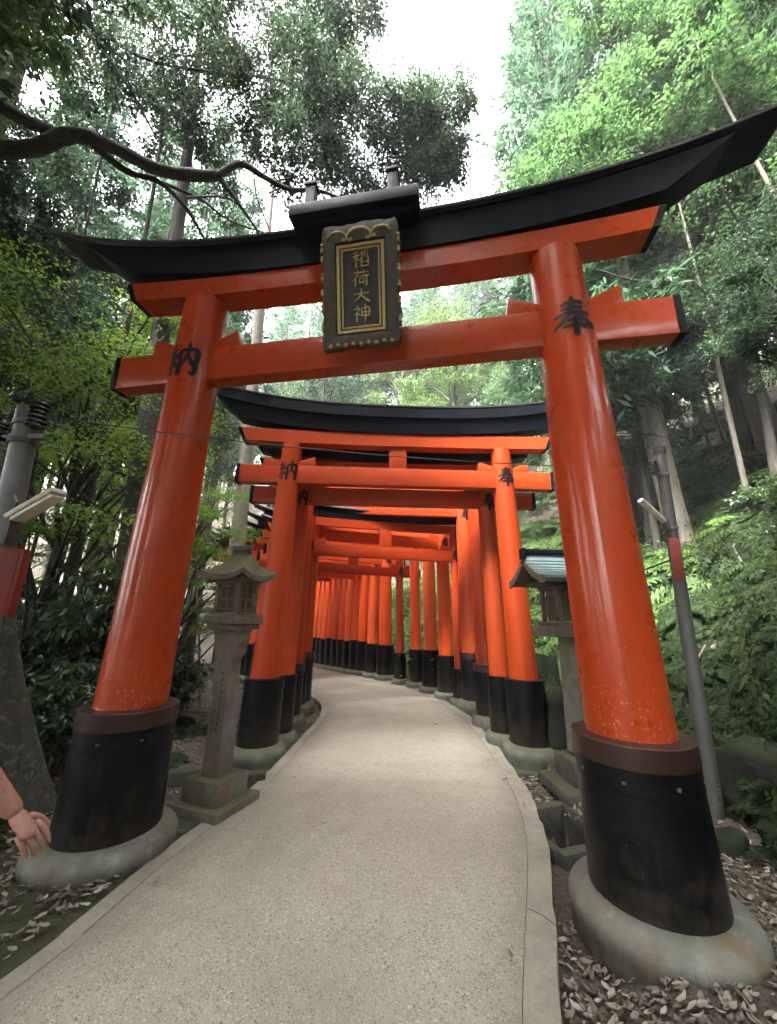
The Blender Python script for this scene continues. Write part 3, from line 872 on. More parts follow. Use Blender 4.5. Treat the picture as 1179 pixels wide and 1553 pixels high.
far = [  # right foot x, y, turn, half span, nuki z, column r, sleeve top, paint, strut, label
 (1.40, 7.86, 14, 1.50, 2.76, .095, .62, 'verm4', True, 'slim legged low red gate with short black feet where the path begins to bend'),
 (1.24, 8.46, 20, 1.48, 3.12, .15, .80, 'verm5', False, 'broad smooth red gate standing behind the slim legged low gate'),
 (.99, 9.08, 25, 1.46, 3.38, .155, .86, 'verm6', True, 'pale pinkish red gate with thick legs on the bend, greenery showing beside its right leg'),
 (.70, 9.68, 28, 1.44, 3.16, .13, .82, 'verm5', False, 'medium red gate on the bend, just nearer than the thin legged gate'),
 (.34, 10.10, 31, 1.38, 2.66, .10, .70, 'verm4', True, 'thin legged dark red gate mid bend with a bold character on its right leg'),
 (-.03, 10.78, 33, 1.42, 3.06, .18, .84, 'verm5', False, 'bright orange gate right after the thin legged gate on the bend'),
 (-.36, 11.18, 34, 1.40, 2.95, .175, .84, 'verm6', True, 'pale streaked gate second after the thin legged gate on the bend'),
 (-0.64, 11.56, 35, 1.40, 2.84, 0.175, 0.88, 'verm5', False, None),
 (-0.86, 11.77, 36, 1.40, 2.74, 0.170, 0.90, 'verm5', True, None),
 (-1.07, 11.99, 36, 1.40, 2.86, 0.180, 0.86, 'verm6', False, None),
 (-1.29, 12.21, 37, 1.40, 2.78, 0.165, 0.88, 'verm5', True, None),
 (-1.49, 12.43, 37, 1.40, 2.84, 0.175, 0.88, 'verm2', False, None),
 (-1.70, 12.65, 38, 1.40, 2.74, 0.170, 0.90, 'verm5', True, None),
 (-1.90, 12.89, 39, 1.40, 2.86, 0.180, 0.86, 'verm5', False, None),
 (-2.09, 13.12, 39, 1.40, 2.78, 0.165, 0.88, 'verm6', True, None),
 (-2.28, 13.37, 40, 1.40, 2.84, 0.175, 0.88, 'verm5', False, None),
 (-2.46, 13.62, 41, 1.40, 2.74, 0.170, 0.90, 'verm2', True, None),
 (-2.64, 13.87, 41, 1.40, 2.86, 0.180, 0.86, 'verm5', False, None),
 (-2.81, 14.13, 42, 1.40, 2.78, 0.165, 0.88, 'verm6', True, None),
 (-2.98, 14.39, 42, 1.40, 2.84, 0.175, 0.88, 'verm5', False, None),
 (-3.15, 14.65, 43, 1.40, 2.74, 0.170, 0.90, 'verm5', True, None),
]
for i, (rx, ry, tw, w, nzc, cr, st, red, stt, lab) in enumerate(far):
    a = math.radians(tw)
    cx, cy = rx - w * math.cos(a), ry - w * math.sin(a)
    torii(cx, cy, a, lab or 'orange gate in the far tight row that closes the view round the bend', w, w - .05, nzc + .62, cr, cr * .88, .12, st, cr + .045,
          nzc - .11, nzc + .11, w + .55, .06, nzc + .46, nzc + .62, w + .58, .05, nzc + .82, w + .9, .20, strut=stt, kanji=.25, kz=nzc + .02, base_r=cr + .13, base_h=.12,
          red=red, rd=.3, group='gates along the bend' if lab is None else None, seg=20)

# ------------------------------------------------------------------ name plaque on the first gate
def gate_local(p):
    r = Matrix.Rotation(G1C[2], 3, 'Z') @ Vector(p)
    return r * GS + Vector((G1C[0], G1C[1], EYE * (1 - GS)))
plq = bpy.data.objects.new('name_plaque', None); COL.objects.link(plq)
zb_, zt_ = 3.46, 4.37
tilt = math.atan2(.20, zt_ - zb_)
plq.location = gate_local((.035, -.225, zb_))
plq.rotation_euler = (tilt, 0, G1C[2]); plq.scale = (GS, GS, GS)
tag(plq, 'dark carved plaque with gilt border and four gold characters, hung tilted on the gate', 'plaque')
PH = math.hypot(.20, zt_ - zb_)
# local: x right, z up along the plaque, -y towards the viewer. Scalloped dark frame
fm = MB()
out, inn = [], []
NS = 96
hw, hh = .285, PH / 2
for k in range(NS):
    t = 2 * math.pi * k / NS
    c, s = math.cos(t), math.sin(t)
    q = 1 / max(abs(c) / hw, abs(s) / hh)
    x, z = c * q, s * q
    scal = .005 * math.sin(t * 26) + .006 * math.sin(t * 9 + 1)
    flare = .03 * max(0, -z / hh) - .0 * z
    out.append((x * (1 + scal / hw * .8) + math.copysign(flare, x) * .4, z * (1 + scal / hh)))
    inn.append((max(-.19, min(.19, x)), max(-hh + .09, min(hh - .13, z))))
vs, fs = [], []
for k in range(NS):
    ox, oz = out[k]; ix, iz = inn[k]
    mx_, mz = (ox * .55 + ix * .45), (oz * .55 + iz * .45)
    vs += [(ox, .03, oz + hh), (ox, -.035, oz + hh), (mx_, -.046 + .003 * math.sin(k * 1.9), mz + hh), (ix, -.03, iz + hh), (ix, .0, iz + hh)]
for k in range(NS):
    a, b = k * 5, ((k + 1) % NS) * 5
    for j in range(4):
        fs.append((a + j, a + j + 1, b + j + 1, b + j))
fm.add(vs, fs)
fm.build('frame', M['frame_dark'], plq, smooth=True, angle=50)
MB().box((0, .0, hh - .02), (.40, .02, PH - .20)).build('board', M['board'], plq)
iw0, iw1, iz0, iz1 = -.18, .18, .105, PH - .15
for nm, inset, yy, wd in (('gilt_border', .0, -.022, .022), ('gilt_border', .034, -.018, .012)):
    mb = MB()
    x0, x1, z0, z1 = iw0 + inset, iw1 - inset, iz0 + inset, iz1 - inset
    mb.box(((x0 + x1) / 2, yy, z0 + wd / 2), (x1 - x0, .016, wd)); mb.box(((x0 + x1) / 2, yy, z1 - wd / 2), (x1 - x0, .016, wd))
    mb.box((x0 + wd / 2, yy, (z0 + z1) / 2), (wd, .016, z1 - z0 - 2 * wd - .001)); mb.box((x1 - wd / 2, yy, (z0 + z1) / 2), (wd, .016, z1 - z0 - 2 * wd - .001))
    mb.build(nm, M['gold'], plq)
cz = iz1 - .05
for key, w_, h_ in (('ina', .135, .135), ('ri', .13, .125), ('dai', .13, .105), ('jin', .13, .125)):
    cz -= h_
    z0 = cz
    strokes(key, lambda u, v, h: ((u - .5) * w_, -.0105 - h, z0 + v * h_), .0005, .008, 1.05).build('gold_character', M['gold'], plq)
    cz -= .017
# gilt cloud scroll over the top, gilt tufts on the rim
pts = []
for x0, r0, a0, a1 in ((-.165, .075, 170, 10), (0, .09, 165, 15), (.165, .075, 170, 10)):
    arc = [(x0 + r0 * math.cos(math.radians(a0 + (a1 - a0) * k / 10)), -.062, PH - .125 + r0 * .75 * math.sin(math.radians(a0 + (a1 - a0) * k / 10))) for k in range(11)]
    sc = MB().tube(arc, [.0075] * 11, 6)
    for e, q in ((arc[0], -1), (arc[-1], 1)):
        if abs(e[0]) < .2:
            sp = [(e[0] + q * .02 * (1 - math.cos(tt)) * .9, -.062, e[2] - .02 * math.sin(tt) - .008 * tt) for tt in np.linspace(0, 4.2, 8)]
            sc.tube(sp, [.0075] * 8, 6)
    sc.build('gilt_scroll', M['gold'], plq, smooth=True)
for sx in (-1, 1):
    for k, z in enumerate((.10, .16, .28, .33, .42, .52, .57, .68, .74, .80)):
        MB().box((sx * (hw + .004), -.03, z + .01 * ((k * 7) % 3)), (.022, .03, .016 + .014 * ((k * 5) % 3)), taper=(.6, .8)).build('gilt_tuft', M['gold'], plq)
for k in range(9):
    MB().box((-.23 + k * .057, -.035, .012 + .006 * (k % 2)), (.03 - .004 * (k % 3), .03, .022), taper=(.7, .8)).build('gilt_tuft', M['gold'], plq)

# ------------------------------------------------------------------ stone lantern, left
def roof_mesh(w, d, ridge, z0, z1, lift, th):
    """gabled hip roof with lifted eaves; ridge along x"""
    n = 12; mb = MB(); vs = []; fs = []
    for layer in (0, 1):
        for i in range(n + 1):
            for j in range(n + 1):
                u, v = -1 + 2 * i / n, -1 + 2 * j / n
                x, y = u * w / 2, v * d / 2
                t = max(abs(v), max(0, (abs(u) - ridge) / (1 - ridge)))
                z = z1 - (z1 - z0) * (t ** .6) + lift * (abs(u * v) ** 2.2)
                vs.append((x, y, z - (th if layer else 0)))
    m_ = (n + 1) ** 2
    for i in range(n):
        for j in range(n):
            a = i * (n + 1) + j
            fs.append((a, a + n + 1, a + n + 2, a + 1))
            fs.append((m_ + a, m_ + a + 1, m_ + a + n + 2, m_ + a + n + 1))
    for i in range(n):
        for a, b in ((i * (n + 1), (i + 1) * (n + 1)), ((i + 1) * (n + 1) + n, i * (n + 1) + n), (i + 1, i), (n * (n + 1) + i, n * (n + 1) + i + 1)):
            fs.append((a, b, m_ + b, m_ + a))
    mb.add(vs, fs)
    return mb

LYAW = math.radians(-22)
lan = empty('stone_lantern', (-1.455, 3.80, -.04), LYAW)
lan.scale = (.77, .77, 1.0)
tag(lan, 'weathered stone lantern with mossy lifted roof on a tall inscribed post, left of the path', 'stone lantern')
g = M['granite']
MB().box((0, 0, .045), (.72, .66, .11)).build('lower_step', g, lan, bevel=.012)
MB().box((0, 0, .185), (.50, .46, .17)).build('upper_step', g, lan, bevel=.012)
post = MB().box((0, 0, .80), (.235, .225, 1.06), taper=(.80, .80)).build('post', g, lan, bevel=.01)
# bracket with scalloped cheeks
br = MB()
prof = [(.10, 1.20), (.14, 1.23), (.165, 1.27), (.16, 1.31), (.185, 1.34), (.205, 1.38), (.20, 1.42), (.225, 1.46)]
for sx in (-1, 1):
    poly = [(0, 1.20)] + prof + [(0, 1.46)]
    a = [(sx * x, -.085, z) for x, z in poly]; b_ = [(sx * x, .085, z) for x, z in poly]
    k = len(poly)
    fs = [tuple(range(k)), tuple(reversed(range(k, 2 * k)))] + [(i, k + i, k + (i + 1) % k, (i + 1) % k) for i in range(k)]
    if sx > 0: fs = [tuple(reversed(f)) for f in fs]
    br.add(a + b_, [tuple(reversed(f)) for f in fs])
br.build('bracket', g, lan, smooth=True, angle=35)
MB().box((0, 0, 1.485), (.44, .42, .05)).build('under_plate', g, lan, bevel=.008)
MB().box((0, 0, 1.55), (.50, .48, .075)).build('platform', g, lan, bevel=.01)
MB().box((0, 0, 1.605), (.38, .36, .03)).build('house_sill', g, lan)
for sx in (-1, 1):
    for sy in (-1, 1):
        MB().box((sx * .155, sy * .145, 1.75), (.055, .055, .26)).build('corner_post', g, lan, bevel=.006)
MB().box((0, 0, 1.90), (.385, .365, .045)).build('house_head', g, lan, bevel=.006)
for (px_, py_, ln, dirx) in ((0, -.145, .25, True), (0, .145, .25, True), (-.155, 0, .23, False), (.155, 0, .23, False)):
    back = MB().box((px_ * .9, py_ * .9, 1.75), (ln, .012, .255) if dirx else (.012, ln, .255)).build('shutter', M['wood'], lan)
    for q in (-.5, 0, .5):
        c = (px_ + (q * ln * .86 if dirx else 0), py_ + (0 if dirx else q * ln * .86), 1.75)
        MB().box(c, (.022, .022, .252)).build('lattice_bar', g, back, bevel=.003)
    for zq in (1.645, 1.735, 1.86):
        MB().box((px_, py_, zq), ((ln * .86, .014, .02) if dirx else (.014, ln * .86, .02))).build('lattice_rail', g, back)
MB().box((0, 0, 1.925), (.50, .46, .03)).build('eave_course', g, lan, bevel=.006)
roof_mesh(.68, .63, .40, 1.955, 2.23, .06, .05).build('roof', g, lan, smooth=True, angle=40)
MB().box((0, 0, 2.235), (.33, .075, .05)).build('roof_ridge', g, lan, bevel=.012)
# worn ink on the post: small brush marks, too faded to read in the photograph
ins = MB()
rs = random.Random(3)
def mark(x, zc, face):
    for k in range(5):
        a, b = x + rs.uniform(-.016, .016), zc + rs.uniform(-.018, .018)
        w_, h_ = (rs.uniform(.012, .03), .005) if k % 2 else (.005, rs.uniform(.012, .03))
        tz = (b - .27) / 1.06
        if face == 'f':
            y = -(.1125 * (1 - .2 * tz)) - .0015 - k * .0003
            ins.add([(a - w_ / 2, y, b - h_ / 2), (a + w_ / 2, y, b - h_ / 2), (a + w_ / 2, y, b + h_ / 2), (a - w_ / 2, y, b + h_ / 2)], [(0, 1, 2, 3)])
for z in np.arange(.62, 1.12, .052): mark(.02, z, 'f')
for z in (.62, .68, .76): mark(-.045, z, 'f')
ins.build('faded_inscription', M['ink'], post)['kind'] = 'stuff'

# ------------------------------------------------------------------ roofed lantern, right
RL = empty('roofed_lantern', (1.97, 4.30, -.05), math.radians(4))
tag(RL, 'wooden lantern with pale green copper roof on a stone post, behind the right gate leg', 'lantern')
MB().box((-.06, -.04, .05), (.64, .62, .09)).build('lower_step', M['slab'], RL, bevel=.012)
MB().box((-.02, 0, .20), (.40, .40, .20)).build('upper_step', M['slab'], RL, bevel=.012)
MB().box((0, 0, .87), (.23, .22, 1.1), taper=(.9, .9)).build('post', M['granite'], RL, bevel=.01)
MB().box((0, 0, 1.475), (.62, .56, .10)).build('platform', M['wood'], RL, bevel=.008)
MB().box((0, 0, 1.55), (.50, .46, .05)).build('house_sill', M['wood'], RL, bevel=.004)
hs = MB().box((0, 0, 1.75), (.34, .30, .34)).build('house', M['wood'], RL, bevel=.006)
for sx in (-1, 1):
    for sy in (-1, 1):
        MB().box((sx * .195, sy * .175, 1.76), (.04, .04, .37)).build('corner_post', M['wood'], RL)
for k in range(7):
    MB().box((-.13 + k * .043, -.162, 1.73), (.014, .014, .22)).build('lattice_bar', M['wood'], hs)
    MB().box((-.182, -.11 + k * .037, 1.73), (.014, .014, .22)).build('lattice_bar', M['wood'], hs)
for k, (w_, d_) in enumerate(((.46, .42), (.54, .50), (.62, .56))):
    MB().box((0, 0, 1.925 + k * .032), (w_, d_, .028)).build('eave_course', M['wood'], RL)
def gable(w, d, z0, z1, th, sag):
    mb = MB(); vs = []; fs = []; n = 12
    for layer in (0, 1):
        for i in (0, 1):
            for j in range(n + 1):
                v = -1 + 2 * j / n
                z = z1 - (z1 - z0) * (abs(v) ** .62) + sag * abs(v) ** 4
                vs.append(((-.5 + i) * w, v * d / 2, z - layer * th))
    m_ = 2 * (n + 1)
    for j in range(n):
        fs += [(j, n + 1 + j, n + 2 + j, j + 1), (m_ + j, m_ + j + 1, m_ + n + 2 + j, m_ + n + 1 + j), (j, j + 1, m_ + j + 1, m_ + j), (n + 1 + j + 1, n + 1 + j, m_ + n + 1 + j, m_ + n + 2 + j)]
    fs += [(0, m_, m_ + n + 1, n + 1), (n, 2 * n + 1, m_ + 2 * n + 1, m_ + n)]
    mb.add(vs, fs)
    return mb
rf = gable(.92, .86, 2.00, 2.30, .03, .03).build('roof', M['patina'], RL, smooth=True, angle=40)
gable(.90, .84, 1.965, 2.265, .03, .03).build('roof_underlay', M['wood'], RL, smooth=True, angle=40)
for k, v in enumerate((.14, .26, .40, .55, .70, .85)):
    for sy in (-1, 1):
        z = 2.30 - .30 * v ** .62 + .03 * v ** 4
        MB().box((0, sy * v * .43, z + .004), (.925, .014, .010)).build('sheet_lap', M['patina'], rf)
MB().box((0, 0, 2.325), (.98, .07, .06)).build('roof_ridge', M['roof'], RL, bevel=.008)
for sx in (-1, 1):
    MB().box((sx * .47, -.01, 2.30), (.035, .12, .12)).build('ridge_end', M['roof'], RL, bevel=.01)
    for sy in (-1, 1):
        bb = MB()
        pts = []
        for v in np.linspace(.06, 1.02, 9):
            pts.append((sx * .462, sy * v * .43, 2.265 - .30 * v ** .62 + .03 * v ** 4))
        vs = []
        for (x, y, z) in pts:
            vs += [(x - .012, y, z + .03), (x + .012, y, z + .03), (x + .012, y, z - .045), (x - .012, y, z - .045)]
        fs = []
        for i in range(8):
            for j in range(4):
                fs.append((i * 4 + j, i * 4 + (j + 1) % 4, i * 4 + 4 + (j + 1) % 4, i * 4 + 4 + j))
        fs += [(3, 2, 1, 0), (32, 33, 34, 35)]
        bb.add(vs, fs)
        bb.build('barge_board', M['wood'], RL)

# ------------------------------------------------------------------ utility poles, wire
pl0 = Vector((-2.36, 2.45, hz(-2.36, 2.45))); pt = Vector((-2.55, 2.45, 2.92))
pole = empty('utility_pole', pl0)
tag(pole, 'grey utility pole at the left edge with insulators and a slanted lamp', 'utility pole')
d0 = pt - pl0
MB().tube([(0, 0, -.2), d0 * .5, d0], [.084, .077, .068], 20).build('shaft', M['steel'], pole, smooth=True, angle=40)
MB().tube([d0 * .965, d0 * 1.003], [.077, .077], 20).build('top_band', M['insul'], pole, smooth=True, angle=40)
def insul(o, h, n_, r, par):
    mb = MB()
    prof = [(r * .4, 0)]
    for k in range(n_):
        z = h * k / n_
        prof += [(r * .45, z + .004), (r, z + h / n_ * .35), (r * .95, z + h / n_ * .6), (r * .45, z + h / n_ * .75)]
    prof += [(r * .3, h)]
    mb.lathe(prof, 14, o)
    return mb.build('insulator', M['insul'], par, smooth=True, angle=50)
insul(d0 + Vector((.115, -.05, -.15)), .20, 6, .055, pole)
insul(d0 + Vector((-.14, -.03, -.23)), .11, 4, .05, pole)
insul(d0 + Vector((-.02, -.13, -.23)), .08, 3, .035, pole)
MB().box(d0 + Vector((0, -.02, -.20)), (.36, .04, .035)).build('cross_arm', M['steel'], pole)
for zz in (-.08, -.22):
    MB().tube([d0 + Vector((.012, 0, zz)), d0 + Vector((.014, 0, zz - .035))], [.083, .083], 18).build('clamp', M['darkpole'], pole, smooth=True, angle=40)
lv = at(20, 785, 2.28) - pl0; le = at(90, 745, 2.28) - pl0
lr = (le - lv)
lm = MB()
ex = lr.normalized(); ey = Vector((0, 1, 0)); ey = (ey - ex * ey.dot(ex)).normalized(); ez = ex.cross(ey)
Rm = Matrix((ex, ey, ez)).transposed()
cc = (lv + le) / 2
lmp = lm.box(cc, (lr.length * 1.02, .10, .03), Rm).build('lamp_case', M['lampcase'], pole, bevel=.006)
MB().box(cc - ez * .027, (lr.length * .9, .085, .022), Rm).build('lamp_diffuser', M['lampglass'], lmp, bevel=.006)
MB().box(lv + Vector((-.03, .03, -.08)), (.06, .08, .16)).build('lamp_bracket', M['darkpole'], pole, bevel=.006)
MB().tube([lv + Vector((-.03, 0, .0)), lv + Vector((.02, -.02, .09)), lv + Vector((-.03, 0, .14))], [.006] * 3, 6).build('lamp_cable', M['wire'], pole)

sb = at(-12, 882, 2.30)
sbo = empty('red_notice_box', (sb.x, sb.y, sb.z), math.radians(20))
tag(sbo, 'weathered red metal notice box hung on the left utility pole', 'sign')
MB().box((0, 0, 0), (.27, .09, .40)).build('case', M['signred'], sbo, bevel=.008)
MB().box((0, -.047, 0), (.23, .006, .36)).build('face_panel', M['signred'], sbo, bevel=.002)

rb_ = Vector((2.67, 3.63, hz(2.67, 3.63))); rt_ = Vector((2.77, 3.63, 3.24)); d1 = rt_ - rb_
rp = empty('utility_pole', rb_)
tag(rp, 'slim dark utility pole right of the gate with a red tag and small arm lamp', 'utility pole')
MB().tube([(0, 0, -.2), d1 * .35, d1], [.062, .058, .048], 16).build('shaft', M['darkpole'], rp, smooth=True, angle=40)
MB().tube([d1 * .985, d1 * 1.006], [.055, .055], 16).build('top_cap', M['insul'], rp, smooth=True, angle=40)
insul(d1 + Vector((-.10, -.02, -.26)), .13, 5, .04, rp)
MB().box(d1 + Vector((-.05, -.02, -.27)), (.16, .03, .025)).build('cross_arm', M['darkpole'], rp)
a0, a1 = Vector((-.02, -.05, 2.47 - rb_.z)), Vector((-.26, -.12, 2.66 - rb_.z))
MB().tube([a0, (a0 + a1) / 2, a1], [.026, .03, .028], 10).build('lamp_tube', M['lampcase'], rp, smooth=True, angle=40)
MB().box(a0 + Vector((.02, .02, -.03)), (.05, .07, .12)).build('lamp_bracket', M['darkpole'], rp, bevel=.005)
for z in (2.4, 2.95):
    MB().tube([d1 * ((z - rb_.z) / d1.z), d1 * ((z + .025 - rb_.z) / d1.z)], [.06, .06], 14).build('clamp', M['steel'], rp, smooth=True, angle=40)
tg = empty('red_tag_plate', (2.69, 3.56, 2.105), math.radians(-18))
tag(tg, 'narrow red plate strapped to the slim dark pole on the right', 'sign')
MB().box((0, 0, 0), (.085, .012, .40), Matrix.Rotation(math.radians(2), 3, 'Y')).build('plate', M['signred'], tg, bevel=.004)
for z in (-.12, .12):
    MB().box((0, .008, z), (.12, .012, .018)).build('strap', M['steel'], tg)

def wire(name, label, a, b, sag, r=.005):
    a, b = Vector(a), Vector(b)
    pts = [a.lerp(b, k / 16) - Vector((0, 0, sag * 4 * (k / 16) * (1 - k / 16))) for k in range(17)]
    o = MB().tube(pts, [r] * 17, 6).build(name, M['wire'])
    tag(o, label, 'wire')
    return o
wire('overhead_wire', 'thin black wire strung between the two poles behind the nearest gate beam', pl0 + d0 + Vector((.115, -.05, -.05)), rb_ + d1 + Vector((-.10, -.02, -.2)), .10, .0045)
wire('overhead_wire', 'dark cable running from the left pole back into the trees', pl0 + d0 + Vector((.0, .1, -.3)), (-3.2, 9.5, 2.3), .25, .009)
wire('overhead_wire', 'black cable rising out of the frame from the left pole', pl0 + d0 + Vector((-.14, -.03, -.12)), (-7.5, 6.0, 6.2), .2, .008)
wire('stay_wire', 'dark stay cable slanting from the right pole towards the lantern', (2.66, 3.6, 2.10), (1.9, 4.9, 1.75), .02, .008)

# two pale stakes by the lantern
for (px_, py_, top_px, top_py, lab) in ((307, 1085, 297, 868, 'thin pale stake with knotted white cord top, left of the stone lantern'), (322, 1060, 338, 985, 'short pale stake just behind the stone lantern post')):
    dist = 6.3
    b0 = at(px_, py_, dist); t0 = at(top_px, top_py, dist)
    st = empty('stake', (b0.x, b0.y, hz(b0.x, b0.y)))
    tag(st, lab, 'stake')
    v = t0 - Vector((b0.x, b0.y, hz(b0.x, b0.y)))
    MB().tube([(0, 0, -.2), v * .5, v], [.021, .02, .018], 8).build('rod', M['bamboo'], st, smooth=True)
    if py_ == 1085:
        MB().tube([v * .8, v * .8 + Vector((.10, 0, .09)), v * .8 + Vector((.16, 0, .14))], [.012] * 3, 6).build('side_arm', M['bamboo'], st, smooth=True)
        MB().tube([v + Vector((-.12, 0, -.03)), v + Vector((-.05, -.01, .03)), v + Vector((.03, 0, .05)), v + Vector((.04, .01, -.03))], [.015, .02, .03, .018], 6).build('cord_knot', M['lampcase'], st, smooth=True)

# ------------------------------------------------------------------ stones
def rock_mesh(seed, sx, sy, sz, cuts=3):
    bm = bmesh.new()
    bmesh.ops.create_icosphere(bm, subdivisions=cuts + 1, radius=1)
    rr = random.Random(seed)
    ph = [rr.uniform(0, 6) for _ in range(6)]
    for v in bm.verts:
        p = v.co
        q = 1 + .18 * math.sin(p.x * 2.7 + ph[0]) * math.cos(p.y * 2.3 + ph[1]) + .12 * math.sin(p.z * 4 + ph[2] + p.x * 3) + .06 * math.sin(p.y * 9 + ph[3]) * math.sin(p.x * 8 + ph[4])
        bx = max(abs(p.x), abs(p.y), abs(p.z))
        q *= (.62 + .38 / max(bx, .5) * .75)
        q += .03 * math.sin(p.x * 17 + ph[5]) * math.sin(p.y * 15 + p.z * 13 + ph[2]) + .018 * math.sin(p.z * 29 + ph[1]) * math.sin(p.x * 31 + p.y * 27)
        v.co = Vector((p.x * q * sx, p.y * q * sy, p.z * q * sz))
    me = bpy.data.meshes.new('rock'); bm.to_mesh(me); bm.free()
    me.polygons.foreach_set('use_smooth', [True] * len(me.polygons))
    return me
rocks = [
 (2.16, 5.15, .42, .34, .30, .48, 'mossy boulder wedged between the second gate foot and the lantern post'),
 (2.2, 5.95, .55, .45, .34, .6, 'large pale mossy retaining boulder behind the second gate right foot'),
 (2.1, 6.75, .3, .40, .3, .5, 'mossy boulder behind the collared gate feet'),
 (2.85, 4.35, .22, .36, .30, .38, 'dark square boulder in the shade beside the slim right pole'),
 (3.12, 3.72, .2, .34, .32, .34, 'dark mossy block right of the slim pole foot'),
 (2.85, 3.05, .08, .30, .22, .17, 'low mossy rock half buried in front of the slim pole'),
 (3.25, 2.85, .22, .33, .26, .20, 'rounded mossy rock at the right edge under the ferns'),
 (2.35, 3.25, .0, .2, .16, .13, 'small dark stone beside the near gate base'),
]
for i, (x, y, z, sx, sy, sz, lab) in enumerate(rocks):
    o = link('rock', rock_mesh(i + 11, sx, sy, sz), M['rock'])
    o.location = (x, y, max(hz(x, y) - .1 + sz * .45, z - .1))
    o.rotation_euler = (.1 * (i % 3 - 1), .12 * (i % 2), i * 1.3)
    tag(o, lab, 'rock')

# edging stones around the lantern and feet
edg = [(-1.42, 4.28, .02, .50, .10, .09, 18, 'long flat stone bar lying behind the left lantern step'), (-1.38, 4.46, -.06, .50, .14, .08, 12, 'thin paving slab at the foot of the left second gate leg'),
       (-1.92, 4.35, .0, .5, .14, .16, 25, 'mossy kerb stone behind the left lantern'), (-1.50, 6.72, -.04, .34, .22, .08, 8, 'flat stone step beside the third gate left foot')]
for x, y, z, a, b_, c, r, lab in edg:
    o = MB().box((0, 0, 0), (a, b_, c)).build('edging_stone', M['slab'], bevel=.014)
    o.location = (x, y, z); o.rotation_euler = (0, .02, math.radians(r))
    tag(o, lab, 'edging stone')

# ------------------------------------------------------------------ foliage
def unit(a):
    return a / (np.linalg.norm(a, axis=-1, keepdims=True) + 1e-9)
def leaf_geo(pos, d, nrm, L, W, six=False, curl=.12):
    d = unit(d); nrm = unit(nrm - d * (nrm * d).sum(1, keepdims=True)); s = np.cross(d, nrm)
    L = np.broadcast_to(np.asarray(L, float), (len(pos),))[:, None]; W = np.broadcast_to(np.asarray(W, float), (len(pos),))[:, None]
    n = len(pos); ar = np.arange(n)
    if not six:
        V = np.stack([pos, pos + d * L * .45 + s * W * .5 + nrm * W * .12, pos + d * L - nrm * L * curl, pos + d * L * .45 - s * W * .5 + nrm * W * .12], 1).reshape(-1, 3)
        F = ar[:, None] * 4 + np.array([0, 1, 2, 3])[None]
        return V, F
    V = np.stack([pos, pos + d * L - nrm * L * curl, pos + d * L * .3 + s * W * .46 + nrm * W * .15, pos + d * L * .66 + s * W * .4 + nrm * (W * .12 - L * curl * .4),
                  pos + d * L * .3 - s * W * .46 + nrm * W * .15, pos + d * L * .66 - s * W * .4 + nrm * (W * .12 - L * curl * .4)], 1).reshape(-1, 3)
    F = np.concatenate([ar[:, None] * 6 + np.array([0, 2, 3, 1])[None], ar[:, None] * 6 + np.array([0, 1, 5, 4])[None]])
    return V, F
def merge(parts):
    Vs, Fs, o = [], [], 0
    for V_, F_ in parts:
        Vs.append(V_); Fs.append(F_ + o); o += len(V_)
    return np.concatenate(Vs), np.concatenate(Fs)

def cloud(centers, rad, n, L, flat=.55, up=.55, droop=.25, ratio=.45, six=False):
    """leaf clumps: centers (k,3), rad (k,), n leaves in each"""
    k = len(centers)
    c = np.repeat(centers, n, 0); r = np.repeat(rad, n)
    o = rng.normal(size=(k * n, 3)); o = unit(o) * (rng.random((k * n, 1)) ** .5)
    # twigs: leaves gather along a few rays inside each clump
    tw = unit(rng.normal(size=(k * 14, 3)))
    pick = (np.repeat(np.arange(k), n) * 14 + rng.integers(0, 14, k * n))
    o = np.where((rng.random((k * n, 1)) < .75), tw[pick] * (np.linalg.norm(o, axis=1, keepdims=True)) + rng.normal(size=o.shape) * .13, o)
    o[:, 2] *= flat
    p = c + o * r[:, None]
    out = o.copy(); out[:, 2] *= .5
    d = unit(out + rng.normal(size=o.shape) * .6); d[:, 2] -= droop * rng.random(len(d)) * 1.6
    nr = np.array([0, 0, 1.0]) * up + rng.normal(size=o.shape) * (1 - up) * .9
    Ls = L * (.65 + .7 * rng.random(len(p)))
    return leaf_geo(p, d, nr, Ls, Ls * ratio * (.8 + .4 * rng.random(len(p))), six)

def bend(a, b, sag, n=7, wig=.06):
    a, b = Vector(a), Vector(b); L = (b - a).length
    out = []
    w1 = Vector((random.uniform(-1, 1), random.uniform(-1, 1), random.uniform(-1, 1))) * wig * L
    for k in range(n):
        t = k / (n - 1)
        out.append(a.lerp(b, t) + Vector((0, 0, sag * L * 4 * t * (1 - t))) + w1 * math.sin(t * math.pi * 2) * .5)
    return out

